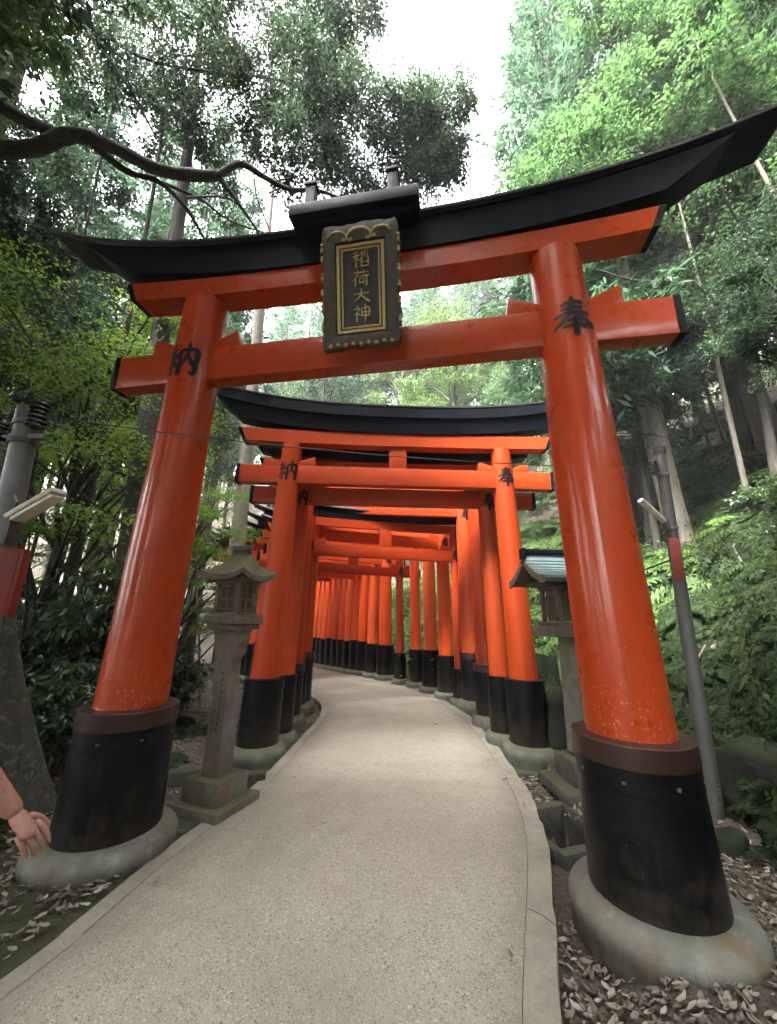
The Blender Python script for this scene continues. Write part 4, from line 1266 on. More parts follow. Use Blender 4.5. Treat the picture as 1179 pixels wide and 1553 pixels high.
def broadleaf(seed, H, cr, z0, k, n, L, tr=.16, flat=.5, lean=(0, 0), ratio=.45, up=.55):
    random.seed(seed)
    tb = MB()
    pts = [Vector((lean[0] * t * t * H + .12 * math.sin(t * 5 + seed) * H * .12, lean[1] * t * t * H + .12 * math.cos(t * 4 + seed) * H * .12, t * H * .92 - .3)) for t in np.linspace(0, 1, 10)]
    tb.tube(pts, [tr * (1.35 if i == 0 else 1) * (1 - .8 * i / 9) + .015 for i in range(10)], 10, True, .06)
    cen, rad = [], []
    top = pts[-1]
    for i in range(k):
        while True:
            q = Vector((random.uniform(-1, 1), random.uniform(-1, 1), random.uniform(-1, 1)))
            if .25 < q.length < 1: break
        zc = (z0 + H) / 2
        p = Vector((lean[0] * H * .5 + q.x * cr, lean[1] * H * .5 + q.y * cr, zc + q.z * (H - z0) / 2))
        cen.append(p); rad.append(random.uniform(.28, .55) * cr * .62)
        if i % 2 == 0:
            tz = max(.25, min(.95, (p.z - .18 * (Vector((p.x, p.y, 0)).length) - .5) / H))
            j = tz * 9; j0 = int(min(8, j)); a = pts[j0].lerp(pts[j0 + 1], j - j0)
            b_ = bend(a, p, .06)
            tb.tube(b_, [tr * .42 * (1 - .85 * q_ / 6) + .006 for q_ in range(7)], 6, False)
    V_, F_ = cloud(np.array([tuple(c) for c in cen]), np.array(rad), n, L, flat, up, .25, ratio)
    return tb.mesh('trunk', smooth=True, angle=80), np_mesh('crown', V_, F_)

def conifer(seed, H, z0, br, nb, tr=.17, L=.30, dead=True, per=46):
    random.seed(seed); rg = np.random.default_rng(seed)
    tb = MB()
    pts = [Vector((.05 * math.sin(t * 6 + seed), .05 * math.cos(t * 5 + seed), t * H - .3)) for t in np.linspace(0, 1, 12)]
    tb.tube(pts, [tr * (1.3 if i == 0 else 1) * (1 - .88 * i / 11) + .01 for i in range(12)], 10, True, .05)
    P, D, N_, Ls = [], [], [], []
    for i in range(nb):
        t = i / nb
        z = z0 + (H - z0) * t
        ln = br * (1 - t) ** .75 * random.uniform(.6, 1.1) * (.55 + .45 * min(1, t * 5)) + .25
        az = random.uniform(0, 6.283)
        dx, dy = math.cos(az), math.sin(az)
        sl = random.uniform(-.30, .15) + .25 * t
        e = Vector((dx * ln, dy * ln, z + sl * ln))
        if i % 2 == 0:
            tb.tube([Vector((0, 0, z)), Vector((dx * ln * .5, dy * ln * .5, z + sl * ln * .3)), e], [.03, .018, .006], 4, False)
        m_ = max(8, int(per * ln / br))
        u = rg.random(m_) ** .7
        side = rg.normal(size=m_) * .22 * ln * (1.15 - u)
        q = np.stack([dx * ln * u - dy * side, dy * ln * u + dx * side, z + sl * ln * u ** 1.4 + rg.normal(size=m_) * .07 - .10 * np.abs(side)], 1)
        P.append(q)
        dd = np.stack([dx + rg.normal(size=m_) * .7, dy + rg.normal(size=m_) * .7, -.35 + rg.normal(size=m_) * .45], 1)
        D.append(dd); N_.append(np.array([0, 0, 1.]) + rg.normal(size=(m_, 3)) * .5); Ls.append(L * (.6 + .8 * rg.random(m_)))
    if dead:
        for i in range(16):
            z = random.uniform(H * .15, z0); az = random.uniform(0, 6.28); ln = random.uniform(.5, 1.7)
            tb.tube([Vector((0, 0, z)), Vector((math.cos(az) * ln * .6, math.sin(az) * ln * .6, z - .02 * ln)), Vector((math.cos(az + .15) * ln, math.sin(az + .15) * ln, z - .22 * ln))], [.02, .012, .004], 4, False)
    P, D, N_, Ls = np.concatenate(P), np.concatenate(D), np.concatenate(N_), np.concatenate(Ls)
    # every spray is three crossed narrow blades
    P3 = np.repeat(P, 3, 0) + rg.normal(size=(len(P) * 3, 3)) * .06
    D3 = unit(np.repeat(D, 3, 0)) + rg.normal(size=(len(P) * 3, 3)) * .45
    V_, F_ = leaf_geo(P3, D3, np.repeat(N_, 3, 0), np.repeat(Ls, 3), np.repeat(Ls, 3) * .20)
    return tb.mesh('trunk', smooth=True, angle=80), np_mesh('crown', V_, F_)

def layered(seed, H, cr, z0, k, n, L, tr=.08):
    """maple: flat plates of fine leaves on arching limbs"""
    random.seed(seed)
    tb = MB()
    pts = [Vector((.18 * math.sin(t * 3 + seed), .18 * math.cos(t * 3.4 + seed), t * H * .9 - .3)) for t in np.linspace(0, 1, 8)]
    tb.tube(pts, [tr * (1 - .8 * i / 7) + .008 for i in range(8)], 8, True, .05)
    parts = []
    for i in range(k):
        t = random.random(); z = z0 + (H - z0) * t
        az = random.uniform(0, 6.283); ln = cr * random.uniform(.35, 1) * (1 - .35 * t)
        e = Vector((math.cos(az) * ln, math.sin(az) * ln, z - .06 * ln))
        j = max(1, min(6, int(z / H * 7)))
        tb.tube(bend(pts[j - 1], e, .10), [tr * .4 * (1 - .85 * q / 6) + .004 for q in range(7)], 5, False)
        m_ = n
        r = random.uniform(.45, .8)
        q = np.random.default_rng(seed * 97 + i).normal(size=(m_, 3)) * np.array([r * .55, r * .55, .035])
        q[:, 2] -= .10 * (q[:, 0] ** 2 + q[:, 1] ** 2)
        p = q + np.array(e)
        d = unit(q * np.array([1, 1, 0]) + rng.normal(size=q.shape) * .5)
        nr = np.array([0, 0, 1.]) + rng.normal(size=q.shape) * .22
        Ls = L * (.6 + .7 * rng.random(m_))
        parts.append(leaf_geo(p, d, nr, Ls, Ls * .7))
    V_, F_ = merge(parts)
    return tb.mesh('trunk', smooth=True, angle=80), np_mesh('crown', V_, F_)

def make_tree(name, meshes, mt, ml, loc, rz, sc, label, group=None, cat='tree'):
    o = empty(name, loc, rz); o.scale = (sc, sc, sc)
    tag(o, label, cat, group)
    link('trunk', meshes[0], mt, o); link('crown', meshes[1], ml, o)
    return o
def place(src, x, y, rz, sc, label, group=None, z=None):
    o = copy_tree(src)
    o.location = (x, y, hz(x, y) if z is None else z); o.rotation_euler = (0, 0, rz); o.scale = (sc, sc, sc * random.uniform(.92, 1.1))
    o['label'] = label
    if group: o['group'] = group
    elif 'group' in o: del o['group']
    return o

LAB_CON = 'tall straight conifer standing in the forest behind the gates'
LAB_CONL = 'straight dim conifer trunk with dead twigs in the forest left of the path'
LAB_BRO = 'leafy green broadleaf tree in the woods behind the gates'
LAB_BROR = 'leafy tree on the steep hillside right of the path'
con_a = conifer(1, 21, 7.5, 2.6, 120)
con_b = conifer(2, 24, 10, 2.3, 115)
con_c = conifer(5, 19, 3.0, 3.0, 190, .19, .26, True, 80)
bro_a = broadleaf(3, 13, 3.0, 4.5, 46, 520, .12, .15)
bro_b = broadleaf(4, 16, 3.2, 6.0, 50, 480, .13, .17)
bro_c = broadleaf(8, 9, 2.3, 2.6, 40, 560, .09, .10)
map_a = layered(6, 7.5, 2.6, 2.6, 46, 620, .055)
map_b = layered(9, 6.0, 2.3, 2.0, 42, 560, .055)

# right: the pale cedar against the sky gap, then neighbours
t = make_tree('cedar_tree', con_c, M['bark'], M['needle'], (4.95, 8.3, hz(4.95, 8.3)), .4, 1.12, 'pale feathery cedar right of the sky gap, above the nearest gate roof')
src_c = t
conA = make_tree('cedar_tree', con_a, M['bark'], M['needle'], (9.4, 9.2, hz(9.4, 9.2)), 1.1, 1.0, LAB_BROR.replace('leafy tree', 'tall cedar'), 'cedars on the right hillside')
conB = make_tree('cedar_tree', con_b, M['bark_dark'], M['needle'], (-7.8, 12.6, hz(-7.8, 12.6)), .3, 1.0, LAB_CONL, 'conifers left of the path')
broA = make_tree('broadleaf_tree', bro_a, M['bark'], M['leaf_mid'], (3.4, 17.5, hz(3.4, 17.5)), .3, 1.0, LAB_BRO, 'broadleaf trees behind the gates')
broB = make_tree('broadleaf_tree', bro_b, M['bark_dark'], M['leaf_oak'], (-3.6, 20.5, hz(-3.6, 20.5)), 2.3, 1.0, LAB_BRO, 'broadleaf trees behind the gates')
broC = make_tree('broadleaf_tree', bro_c, M['bark'], M['leaf_bright'], (8.2, 7.6, hz(8.2, 7.6)), 2.3, 1.0, LAB_BROR, 'leafy trees on the right hillside')
mapA = make_tree('maple_tree', map_a, M['bark_dark'], M['leaf_maple'], (-5.6, 6.2, hz(-5.6, 6.2)), .5, 1.0, 'bright green layered maple whose sprays show left of the plaque gate beam end')
mapB = make_tree('maple_tree', map_b, M['bark_dark'], M['leaf_maple'], (-3.6, 6.6, hz(-3.6, 6.6)), 2.4, .62, 'small maple with one bright flat spray left of the nearest red leg')
for (x, y, r, s) in ((6.9, 9.9, 2.5, 1.1), (7.8, 13.5, 1.0, 1.0), (11.5, 11.5, 2, 1.05), (12.0, 7.0, 3, .95), (10.2, 15.5, .7, 1.1), (14.5, 9.5, 4, 1.1), (13.0, 14.5, 5, 1.15), (10.8, 5.2, .2, .9), (16, 5.0, 1.4, 1.05), (9.0, 18.5, 2.2, 1.1), (17, 13, 3.3, 1.1)):
    place(random.choice((conA, src_c)), x, y, r, s, LAB_BROR.replace('leafy tree', 'tall cedar'), 'cedars on the right hillside')
for (x, y, r, s) in ((5.9, 8.6, 1.0, .8), (7.0, 5.9, 2.2, .85), (9.5, 4.2, 3.1, .95), (6.4, 10.0, 4.0, .75), (8.6, 2.6, 1.5, 1.0), (11, 9.0, 2.0, 1.1), (4.6, 13.6, 2.9, .8), (7.3, 15.4, 3.9, 1.0), (13, 3.5, 1.0, 1.2)):
    place(broC, x, y, r, s, LAB_BROR, 'leafy trees on the right hillside')
bro_d = broadleaf(14, 9.5, 2.1, 3.2, 44, 620, .085, .11)
broD = make_tree('evergreen_tree', bro_d, M['bark_dark'], M['leaf_oak'], (5.3, 4.0, hz(5.3, 4.0)), 1.3, .52, 'dark evergreen tree shading the steep bank right of the gates', 'evergreens over the right bank')
for (x, y, r, s) in ((6.9, 6.4, 1, .7), (6.3, 9.4, 2, .75), (7.6, 4.4, 3, .7), (6.2, 2.2, 4, .55), (5.6, 9.6, 5, 1.0), (8.4, 8.2, 6, 1.1), (9.4, 6.2, 2, 1.1), (4.6, 1.6, 5, .5)):
    place(broD, x, y, r, s, 'dark evergreen tree shading the steep bank right of the gates', 'evergreens over the right bank')
# behind the gates
for (x, y, r, s, k) in ((.8, 21, 1, 1.05, 'a'), (-1.2, 25, 2, 1.1, 'b'), (3.0, 24, 3, 1.1, 'b'), (6, 21.5, 4, 1.0, 'a'), (-6.0, 23.5, 5, 1.05, 'a'), (1.5, 30, 0, 1.2, 'b'), (-3.5, 30, .5, 1.2, 'a'), (5.5, 29, 1.7, 1.2, 'a'),
                        (-8.5, 27, 2.6, 1.1, 'b'), (8.6, 26, 3.2, 1.2, 'b'), (-11, 22.8, 1.4, 1.0, 'a'), (1.9, 16.0, 2.2, .62, 'a'), (4.6, 17.3, 3.1, .7, 'a'), (-.3, 18.3, .4, .7, 'a')):
    place(broA if k == 'a' else broB, x, y, r, s, LAB_BRO, 'broadleaf trees behind the gates')
for (x, y, r, s) in ((-.5, 33, 1, 1.1), (2.6, 27, 2, 1.05), (-5.5, 34, 3, 1.1), (4, 36, 4, 1.2), (-2.4, 23, 5, .9), (-10, 31, 5, 1.1), (9, 33, 5, 1.1), (-14, 28, 1, 1.1), (13, 28, 1, 1.1), (-18, 33, 2, 1.1), (-1, 41, 2, 1.2), (6, 44, 2, 1.2), (-8, 42, 2, 1.2)):
    place(conB, x, y, r, s, LAB_CON, 'tall conifers behind the gates')
rl = random.Random(63)
for k in range(64):
    az = math.radians(rl.uniform(-88, 62)); d = rl.uniform(30, 62)
    x, y = d * math.sin(az), d * math.cos(az)
    if abs(-sdist(np.array([[x, y]]), EL)[0]) < 2.5 or abs(sdist(np.array([[x, y]]), ER)[0]) < 2.5: continue
    place(conB if rl.random() < .45 else broA, x, y, rl.uniform(0, 6), rl.uniform(1.0, 1.4), 'distant tree of the deep wood around the shrine path', 'distant trees of the deep wood')
# left forest
rl = random.Random(21)
spots = [(-6.4, 13.6), (-9.2, 11.4),  (-11.2, 9.4), (-10.4, 13.6), (-12.4, 12.0), (-13.8, 8.2), (-9.8, 4.8), (-12.2, 5.6), (-14.5, 14.8), (-16.2, 10.4), (-15.6, 5.4), (-18.5, 13.5), (-19, 8), (-21, 16), (-23, 10), (-13.5, 18.5), (-17.5, 18), (-26, 14), (-24, 20), (-30, 18), (-9.6, 19.5)]
for (x, y) in spots:
    place(conB, x + rl.uniform(-.3, .3), y + rl.uniform(-.3, .3), rl.uniform(0, 6), rl.uniform(.75, 1.1), LAB_CONL, 'conifers left of the path')
for (x, y, s) in ((-9.6, 1.8, .9), (-10.6, 7.4, .8), (-12.8, 10, .9), (-9.6, 12.4, .7), (-15, 12.5, 1), (-18, 7, 1), (-13, 17.5, .9), (-8.4, 14.2, .8), (-20, 12, 1.1), (-14, 3.4, 1)):
    place(broB, x, y, rl.uniform(0, 6), s, 'dark evergreen broadleaf tree among the trunks left of the path', 'evergreen trees left of the path')
for (x, y, s) in ((-8.9, 8.4, .8), (-7.2, 10.3, .9), (-12, 8.5, 1.0)):
    place(mapA, x, y, rl.uniform(0, 6), s, 'light green layered maple deeper in the left woods', 'maples in the left woods')

# the wood behind the camera: unseen trees, added to block sun and sky light
rl = random.Random(77)
for (x, y, k, s_) in ((.5, -1.7, 0, 1.15), (-4.5, .5, 1, 1.05), (-6.2, -5.2, 1, 1.0), (-3.4, -1.6, 2, 1.4), (.9, -5.0, 1, 1.0), (-4.9, -3.4, 0, 1.05), (-5.6, -.8, 0, 1), (-6.3, 1.0, 0, .95), (-4.4, -5.6, 1, .9), (-7.3, -2.6, 1, .9),  (-4.8, -9, 1, 1), (-8.5, -6, 0, 1.1), (2.6, -1.2, 2, 1), (4.2, -4.5, 0, 1), (.6, -6.2, 2, 1.1), (1.5, -10, 0, 1.1), (5.5, .6, 2, 1.1), (-10, -2, 1, 1), (-2, -13, 0, 1.1), (4.5, -9.5, 1, 1), (-7.5, -12, 1, 1.1), (7.5, -3, 1, 1.1), (-11.5, 1.5, 0, 1.1), (-6.8, 1.6, 1, .8), (8.5, -8, 0, 1)):
    place((broA, broB, broC)[k], x, y, rl.uniform(0, 6), s_, 'broadleaf tree of the wood behind the viewer, added to block sun and sky', 'trees behind the viewer')

for k in range(46):  # outer ring of trees, added against low sky light from behind
    az = math.radians(rl.uniform(92, 272)); d = rl.uniform(9, 30)
    x, y = d * math.sin(az), d * math.cos(az)
    if -sdist(np.array([[x, y]]), EL)[0] < 1.6 and sdist(np.array([[x, y]]), ER)[0] < 1.6: continue
    place((broA, broB, broC)[k % 3], x, y, rl.uniform(0, 6), rl.uniform(.75, 1.25), 'broadleaf tree of the wood behind the viewer, added to block sun and sky', 'trees behind the viewer')

# single trunks one can point at
def bare_trunk(name, base, top, r0, r1, mt, label, wig=.06, limbs=(), sides=14, n=12):
    o = empty(name, base); tag(o, label, 'tree')
    b = Vector(base); tp = Vector(top) - b
    random.seed(int(abs(base[0] * 100)))
    ph = random.uniform(0, 6)
    pts = [tp * t + Vector((math.sin(t * 5 + ph) - math.sin(ph), math.cos(t * 4 + ph) - math.cos(ph), 0)) * wig for t in np.linspace(-.03, 1, n)]
    rad = [r0 + (r1 - r0) * i / (n - 1) + (.22 * r0 if i == 0 else (.05 * r0 if i == 1 else 0)) for i in range(n)]
    mb = MB().tube(pts, rad, sides, True, .05)
    for path, ra, rb2 in limbs:
        P = [Vector(q) - b for q in path]
        S = smooth_poly(np.array([tuple(q) for q in P]), 5)
        mb.tube(list(S), list(np.linspace(ra, rb2, len(S))), 8, False, .04)
    mb.build('trunk', mt, o, smooth=True, angle=80)
    return o
# left: mottled trunk behind the pedestrian, dark forked trunk, pale straight trunk behind the lantern
bare_trunk('leaning_tree', (-2.86, 3.72, hz(-2.86, 3.72)), at(-70, 560, 3.6), .122, .10, M['bark_mottle'], 'mottled lichen covered trunk at the left edge behind the near red leg', .07)
a_ = at(205, 850, 6.2); b_ = at(168, 480, 6.6)
bare_trunk('dark_tree', (a_.x + .15, a_.y, hz(a_.x, a_.y)), b_ + Vector((-.3, .3, 11.0)), .24, .04, M['bark_dark'], 'thick dark trunk left of the nearest red leg with a curved side limb', .12,
           [([at(190, 720, 6.3), at(150, 705, 6.2), at(118, 735, 6.1), at(95, 800, 6.1), at(85, 860, 6.1)], .05, .07), ([at(165, 560, 6.5), at(120, 590, 6.3), at(60, 620, 6.2)], .07, .03)])
p0 = at(343, 1000, 8.6); p1 = at(348, 560, 9.2)
bare_trunk('pale_tree', (p0.x, p0.y, hz(p0.x, p0.y)), p1 + Vector((0, .8, 17)), .215, .03, M['bark_pale'], 'pale straight trunk rising behind the stone lantern', .03)
p0 = at(1020, 745, 8.4); p1 = at(968, 520, 8.8)
ivt = bare_trunk('ivy_tree', (p0.x, p0.y, hz(p0.x, p0.y) - .3), p1 + (p1 - p0) * 1.2, .23, .19, M['bark_pale'], 'pale trunk with small ivy leaves behind the right red leg', .03)
# ivy leaves climb it
ivp = Vector(ivt.location); top_ = p1 + (p1 - p0) * 1.2
n_ = 260
tt = rng.random(n_) ** 1.2 * .75; th = rng.normal(size=n_) * .9 - .2
axv = np.array(top_ - ivp)
P_ = np.array([0, 0, 0.]) + tt[:, None] * axv + np.stack([np.cos(th) * .235, np.sin(th) * .235 - .0, np.zeros(n_)], 1)
V_, F_ = leaf_geo(P_, np.stack([np.cos(th) * .3, np.sin(th) * .3, -1 + 0 * th], 1), np.stack([np.cos(th), np.sin(th), .3 + 0 * th], 1), .07, .06)
link('ivy', np_mesh('ivy', V_, F_), M['leaf_mid'], ivt)
p0 = at(1135, 755, 7.4); p1 = at(1068, 480, 7.6)
bare_trunk('thin_tree', (p0.x, p0.y, hz(p0.x, p0.y) - .1), p1 + (p1 - p0) * .9, .055, .012, M['bark_pale'], 'thin pale sapling stem on the slope at the far right', .03)
p0 = at(1190, 720, 7.9); p1 = at(1052, 395, 8.3)
big = bare_trunk('leaning_tree', (p0.x, p0.y, hz(p0.x, p0.y) - .2), p1 + Vector((-.35, 0, 2.2)), .26, .14, M['bark'], 'leaning grey tree on the right slope with bare limbs and the bright leafy crown', .05,
   [([at(1065, 440, 8.2), at(1020, 428, 7.9), at(960, 425, 7.6), at(905, 408, 7.4)], .05, .012), ([at(1065, 440, 8.2), at(1110, 400, 8.0), at(1179, 345, 7.8)], .04, .015),
    ([at(1055, 400, 8.3), at(1080, 330, 8.0), at(1060, 230, 8.2), at(1000, 150, 8.4)], .06, .02), ([at(1060, 230, 8.2), at(960, 230, 8.0), at(880, 260, 7.9)], .03, .01), ([at(1080, 330, 8.0), at(1150, 200, 7.8), at(1179, 90, 7.7)], .05, .015)])
cs, rs_ = [], []
for (px_, py_, dd, sp, k) in ((1010, 190, 8.2, 1.0, 16), (900, 240, 8.2, .9, 15), (850, 300, 8.5, .5, 8), (1110, 150, 7.6, .9, 14), (1000, 80, 8.4, .9, 10), (1150, 60, 8.0, .9, 9), (930, 310, 8.6, .7, 10), (1060, 270, 8.4, .8, 9), (1190, 200, 7.6, .8, 7), (880, 330, 8.8, .5, 8), (960, 140, 8.6, .8, 12), (1100, 30, 8.2, .9, 12), (1020, 20, 8.6, .9, 12), (930, 10, 9.0, .8, 10), (960, -60, 9.0, 1.2, 16), (1150, -80, 8.4, 1.3, 18), (1150, 170, 7.6, .8, 10), (1130, 300, 7.9, .6, 8)):
    c0 = np.array(at(px_, py_, dd))
    for _ in range(k):
        cs.append(c0 + rng.normal(size=3) * sp * np.array([.7, .8, .45])); rs_.append(rng.uniform(.3, .6))
V_, F_ = cloud(np.array(cs), np.array(rs_), 400, .085, .42, .72, .2, .5)
V_ -= np.array(big.location)
link('crown', np_mesh('crown', V_, F_), M['leaf_bright'], big)

rl = random.Random(91); kk = 0
while kk < 34:
    x, y = rl.uniform(-15, -3.6), rl.uniform(5.5, 19)
    if -sdist(np.array([[x, y]]), EL)[0] < 2.2: continue
    z = hz(x, y); r = rl.uniform(.05, .13); h_ = rl.uniform(9, 15)
    bare_trunk('slender_tree', (x, y, z), (x + rl.uniform(-.7, .7), y + rl.uniform(-.5, .5), z + h_), r, .012, rl.choice((M['bark'], M['bark_dark'], M['bark_dark'])), 'slim bare stem among the dim trunks of the left wood', rl.uniform(.03, .12), (), 8, 8)['group'] = 'slim stems in the left wood'
    kk += 1
kk = 0
while kk < 16:
    x, y = rl.uniform(3.5, 13), rl.uniform(3.5, 14)
    if sdist(np.array([[x, y]]), ER)[0] < 3.4: continue
    z = hz(x, y); r = rl.uniform(.035, .10); h_ = rl.uniform(6, 11)
    bare_trunk('slender_tree', (x, y, z), (x + rl.uniform(-.8, .5), y + rl.uniform(-.5, .5), z + h_), r, .008, rl.choice((M['bark'], M['bark_dark'])), 'slim bare stem rising from the steep right bank', rl.uniform(.03, .10), (), 8, 8)['group'] = 'slim stems on the right bank'
    kk += 1

# the overhanging evergreen: trunk left of the frame, limbs across the upper left
LT = Vector((-7.0, 4.5, hz(-7.0, 4.5)))
over = empty('overhanging_tree', LT)
tag(over, 'big overhanging evergreen whose thick dark limb crosses the upper left of the view', 'tree')
tb = MB()
tp = [Vector((-7.0 + .1 * math.sin(k), 4.5 + .1 * math.cos(k), -.3 + k * 1.5)) - LT for k in range(11)]
tb.tube(tp, [.42 - .025 * k for k in range(11)], 16, True, .05)
tb.build('trunk', M['bark'], over, smooth=True, angle=80)
def limb(pts, r0, r1, sides=10):
    S = smooth_poly(np.array([tuple(Vector(p) - LT) for p in pts]), 5)
    r0, r1 = r0 * .68, r1 * .8
    MB().tube(list(S), list(np.linspace(r0, r1, len(S))), sides, True, .10).build('limb', M['bark_dark'], over, smooth=True, angle=80)
limb([(-6.9, 4.5, 6.6), at(-120, 232, 5.1), at(0, 228, 5.0), at(55, 224, 5.0), at(110, 204, 5.0), at(170, 222, 5.1), at(235, 255, 5.2), at(290, 265, 5.3), at(330, 266, 5.4)], .16, .085)
limb([at(330, 266, 5.4), at(365, 248, 5.5), at(400, 268, 5.6), at(440, 287, 5.7), at(480, 288, 5.9), at(530, 302, 6.1), at(580, 290, 6.4)], .075, .02)
limb([(-6.9, 4.5, 7.6), at(-60, 140, 5.2), at(0, 162, 5.1), at(45, 185, 5.05), at(95, 207, 5.0)], .12, .09)
limb([at(130, 210, 5.05), at(190, 258, 5.2), at(240, 275, 5.3), at(280, 312, 5.4), at(310, 362, 5.5)], .07, .022)
limb([at(240, 275, 5.3), at(300, 300, 5.5), at(350, 335, 5.7), at(400, 352, 5.9)], .035, .012)
limb([at(330, 266, 5.4), at(360, 305, 5.5), at(392, 352, 5.6)], .05, .02)
limb([at(280, 300, 5.4), at(345, 300, 5.7), at(380, 330, 5.9)], .025, .01)
limb([at(385, 262, 5.6), at(390, 300, 5.7), at(410, 350, 5.8)], .02, .01)
limb([(-6.95, 4.4, 11.5), at(90, 10, 7.2), at(150, 70, 7.3), at(200, 140, 7.4), at(240, 215, 7.6)], .10, .02)
limb([at(90, 10, 7.2), at(160, 55, 7.4), at(230, 92, 7.5), at(330, 110, 7.7), at(420, 120, 8.0), at(520, 150, 8.2), at(640, 180, 8.3)], .05, .012)
limb([(-6.95, 4.4, 10.2), at(-20, 85, 6.4), at(50, 78, 6.4), at(110, 40, 6.5)], .07, .02)
cs, rs_ = [], []
for (px_, py_, dd, sp, k) in ((60, 70, 8.2, 1.1, 16), (500, 110, 8.6, .7, 12), (540, 60, 8.8, .5, 8), (680, 190, 8.2, .35, 8), (170, 60, 8.2, 1.1, 20), (280, 70, 8.2, 1.1, 20), (380, 60, 8.6, 1.0, 20), (480, 50, 8.8, .75, 15), (170, 160, 7.8, .9, 9), (290, 170, 8.0, .9, 16), (390, 170, 8.2, .9, 18), (480, 160, 8.4, .7, 14),
                              (560, 190, 8.3, .65, 14), (630, 195, 8.2, .55, 15), (670, 240, 8.2, .42, 11), (600, 260, 8.6, .55, 12), (520, 240, 8.4, .6, 11), (440, 235, 7.8, .5, 8), (640, 150, 8.4, .38, 5), (30, 150, 7.4, .8, 8), (20, 310, 7.5, .8, 14), (60, 380, 7.8, .8, 12), (-40, 250, 7, .9, 10), (110, 300, 8.5, .8, 6), (-100, 60, 8, 1.4, 20), (200, -90, 9, 1.6, 30), (400, -80, 9, 1.3, 20)):
    c0 = np.array(at(px_, py_, dd))
    for _ in range(int(k * 1.8)):
        cs.append(c0 + rng.normal(size=3) * sp * np.array([.62, .9, .5])); rs_.append(rng.uniform(.24, .5))
V_, F_ = cloud(np.array(cs), np.array(rs_), 250, .092, .6, .45, .55, .36)
V_ -= np.array(LT)
link('crown', np_mesh('crown', V_, F_), M['leaf_oak'], over)

# ------------------------------------------------------------------ shrubs and ground plants
def shrub_mesh(seed, k, n, L, w=.55, h=.9):
    rg = np.random.default_rng(seed)
    c = np.stack([rg.normal(size=k) * w * .5, rg.normal(size=k) * w * .5, rg.uniform(.2, 1, k) * h], 1)
    V_, F_ = cloud(c, rg.uniform(.16, .3, k), n, L, .5, .7, .3, .45, True)
    tb = MB(); random.seed(seed)
    for q in c[::2]:
        tb.tube(bend((random.uniform(-.05, .05), random.uniform(-.05, .05), -.1), q, .08, 5), [.016, .013, .01, .007, .004], 5, False)
    return tb.mesh('stem', smooth=True), np_mesh('foliage', V_, F_)
shr = [shrub_mesh(31, 26, 60, .11), shrub_mesh(32, 24, 60, .12, .7, .8), shrub_mesh(33, 30, 60, .10, .5, 1.3)]
def make_shrub(ms, ml, x, y, s, rz, label, group):
    o = empty('shrub', (x, y, hz(x, y)), rz); o.scale = (s, s, s); tag(o, label, 'shrub', group)
    link('stem', ms[0], M['bark_dark'], o); link('foliage', ms[1], ml, o)
    return o
rl = random.Random(5)
LSH = 'dark evergreen shrub in the undergrowth left of the path'
S0 = [make_shrub(shr[i], M['leaf_shade'], -4.6 - i * .9, 6.4 + i * .8, 1.2, i, LSH, 'shrubs left of the path') for i in range(3)]
nsh = 0
while nsh < 165:
    x, y = rl.uniform(-15, -2.2), rl.uniform(3.0, 17)
    dl = -sdist(np.array([[x, y]]), EL)[0]
    if dl < 1.9 + (1.6 if 9 < y < 13 and dl < 3.6 else 0): continue
    if x > -2.6 and y < 4.5: continue
    if abs(x / y + .32) < .10 and y < 9: continue          # the open leaf-strewn clearing by the lantern
    o = copy_tree(rl.choice(S0)); s = rl.uniform(.7, 1.45) * (1 if dl > 3 else .55)
    o.location = (x, y, hz(x, y)); o.rotation_euler = (0, 0, rl.uniform(0, 6)); o.scale = (s, s, s * rl.uniform(.8, 1.3))
    nsh += 1
for k in range(46):
    while True:
        x, y = rl.uniform(-24, -6), rl.uniform(8, 26)
        if -sdist(np.array([[x, y]]), EL)[0] > 6: break
    o = copy_tree(rl.choice(S0)); s_ = rl.uniform(1.7, 2.8)
    o.location = (x, y, hz(x, y) - .1); o.rotation_euler = (0, 0, rl.uniform(0, 6)); o.scale = (s_, s_, s_ * .85)
# right slope shrubs
LSR = 'leafy green shrub on the steep bank right of the gates'
shr2 = [shrub_mesh(36, 26, 150, .040), shrub_mesh(37, 24, 150, .044, .7, .8), shrub_mesh(38, 30, 150, .038, .5, 1.2)]
S1 = [make_shrub(shr2[i], M['herb'], 4.2 + i, 7 + i, .8, i, LSR, 'shrubs on the right bank') for i in range(3)]
nsh = 0
while nsh < 60:
    x, y = rl.uniform(1.5, 14), rl.uniform(3.5, 17)
    dr = sdist(np.array([[x, y]]), ER)[0]
    if dr < 2.0 or dr > 11 or (y < 8 and dr < 4 and rl.random() < .6): continue
    o = copy_tree(rl.choice(S1)); s = rl.uniform(.3, .8)
    o.location = (x, y, hz(x, y) - .05); o.rotation_euler = (0, 0, rl.uniform(0, 6)); o.scale = (s, s, s * .8)
    nsh += 1
for k in range(46):
    while True:
        x, y = rl.uniform(2.5, 11), rl.uniform(2.0, 12)
        if 1.9 < sdist(np.array([[x, y]]), ER)[0] < 8: break
    o = copy_tree(rl.choice(S0)); s_ = rl.uniform(.3, .7)
    o.location = (x, y, hz(x, y) - .05); o.rotation_euler = (0, 0, rl.uniform(0, 6)); o.scale = (s_, s_, s_ * .8)
    o['label'] = 'dark glossy shrub among the ferns on the right bank'; o['group'] = 'dark shrubs on the right bank'
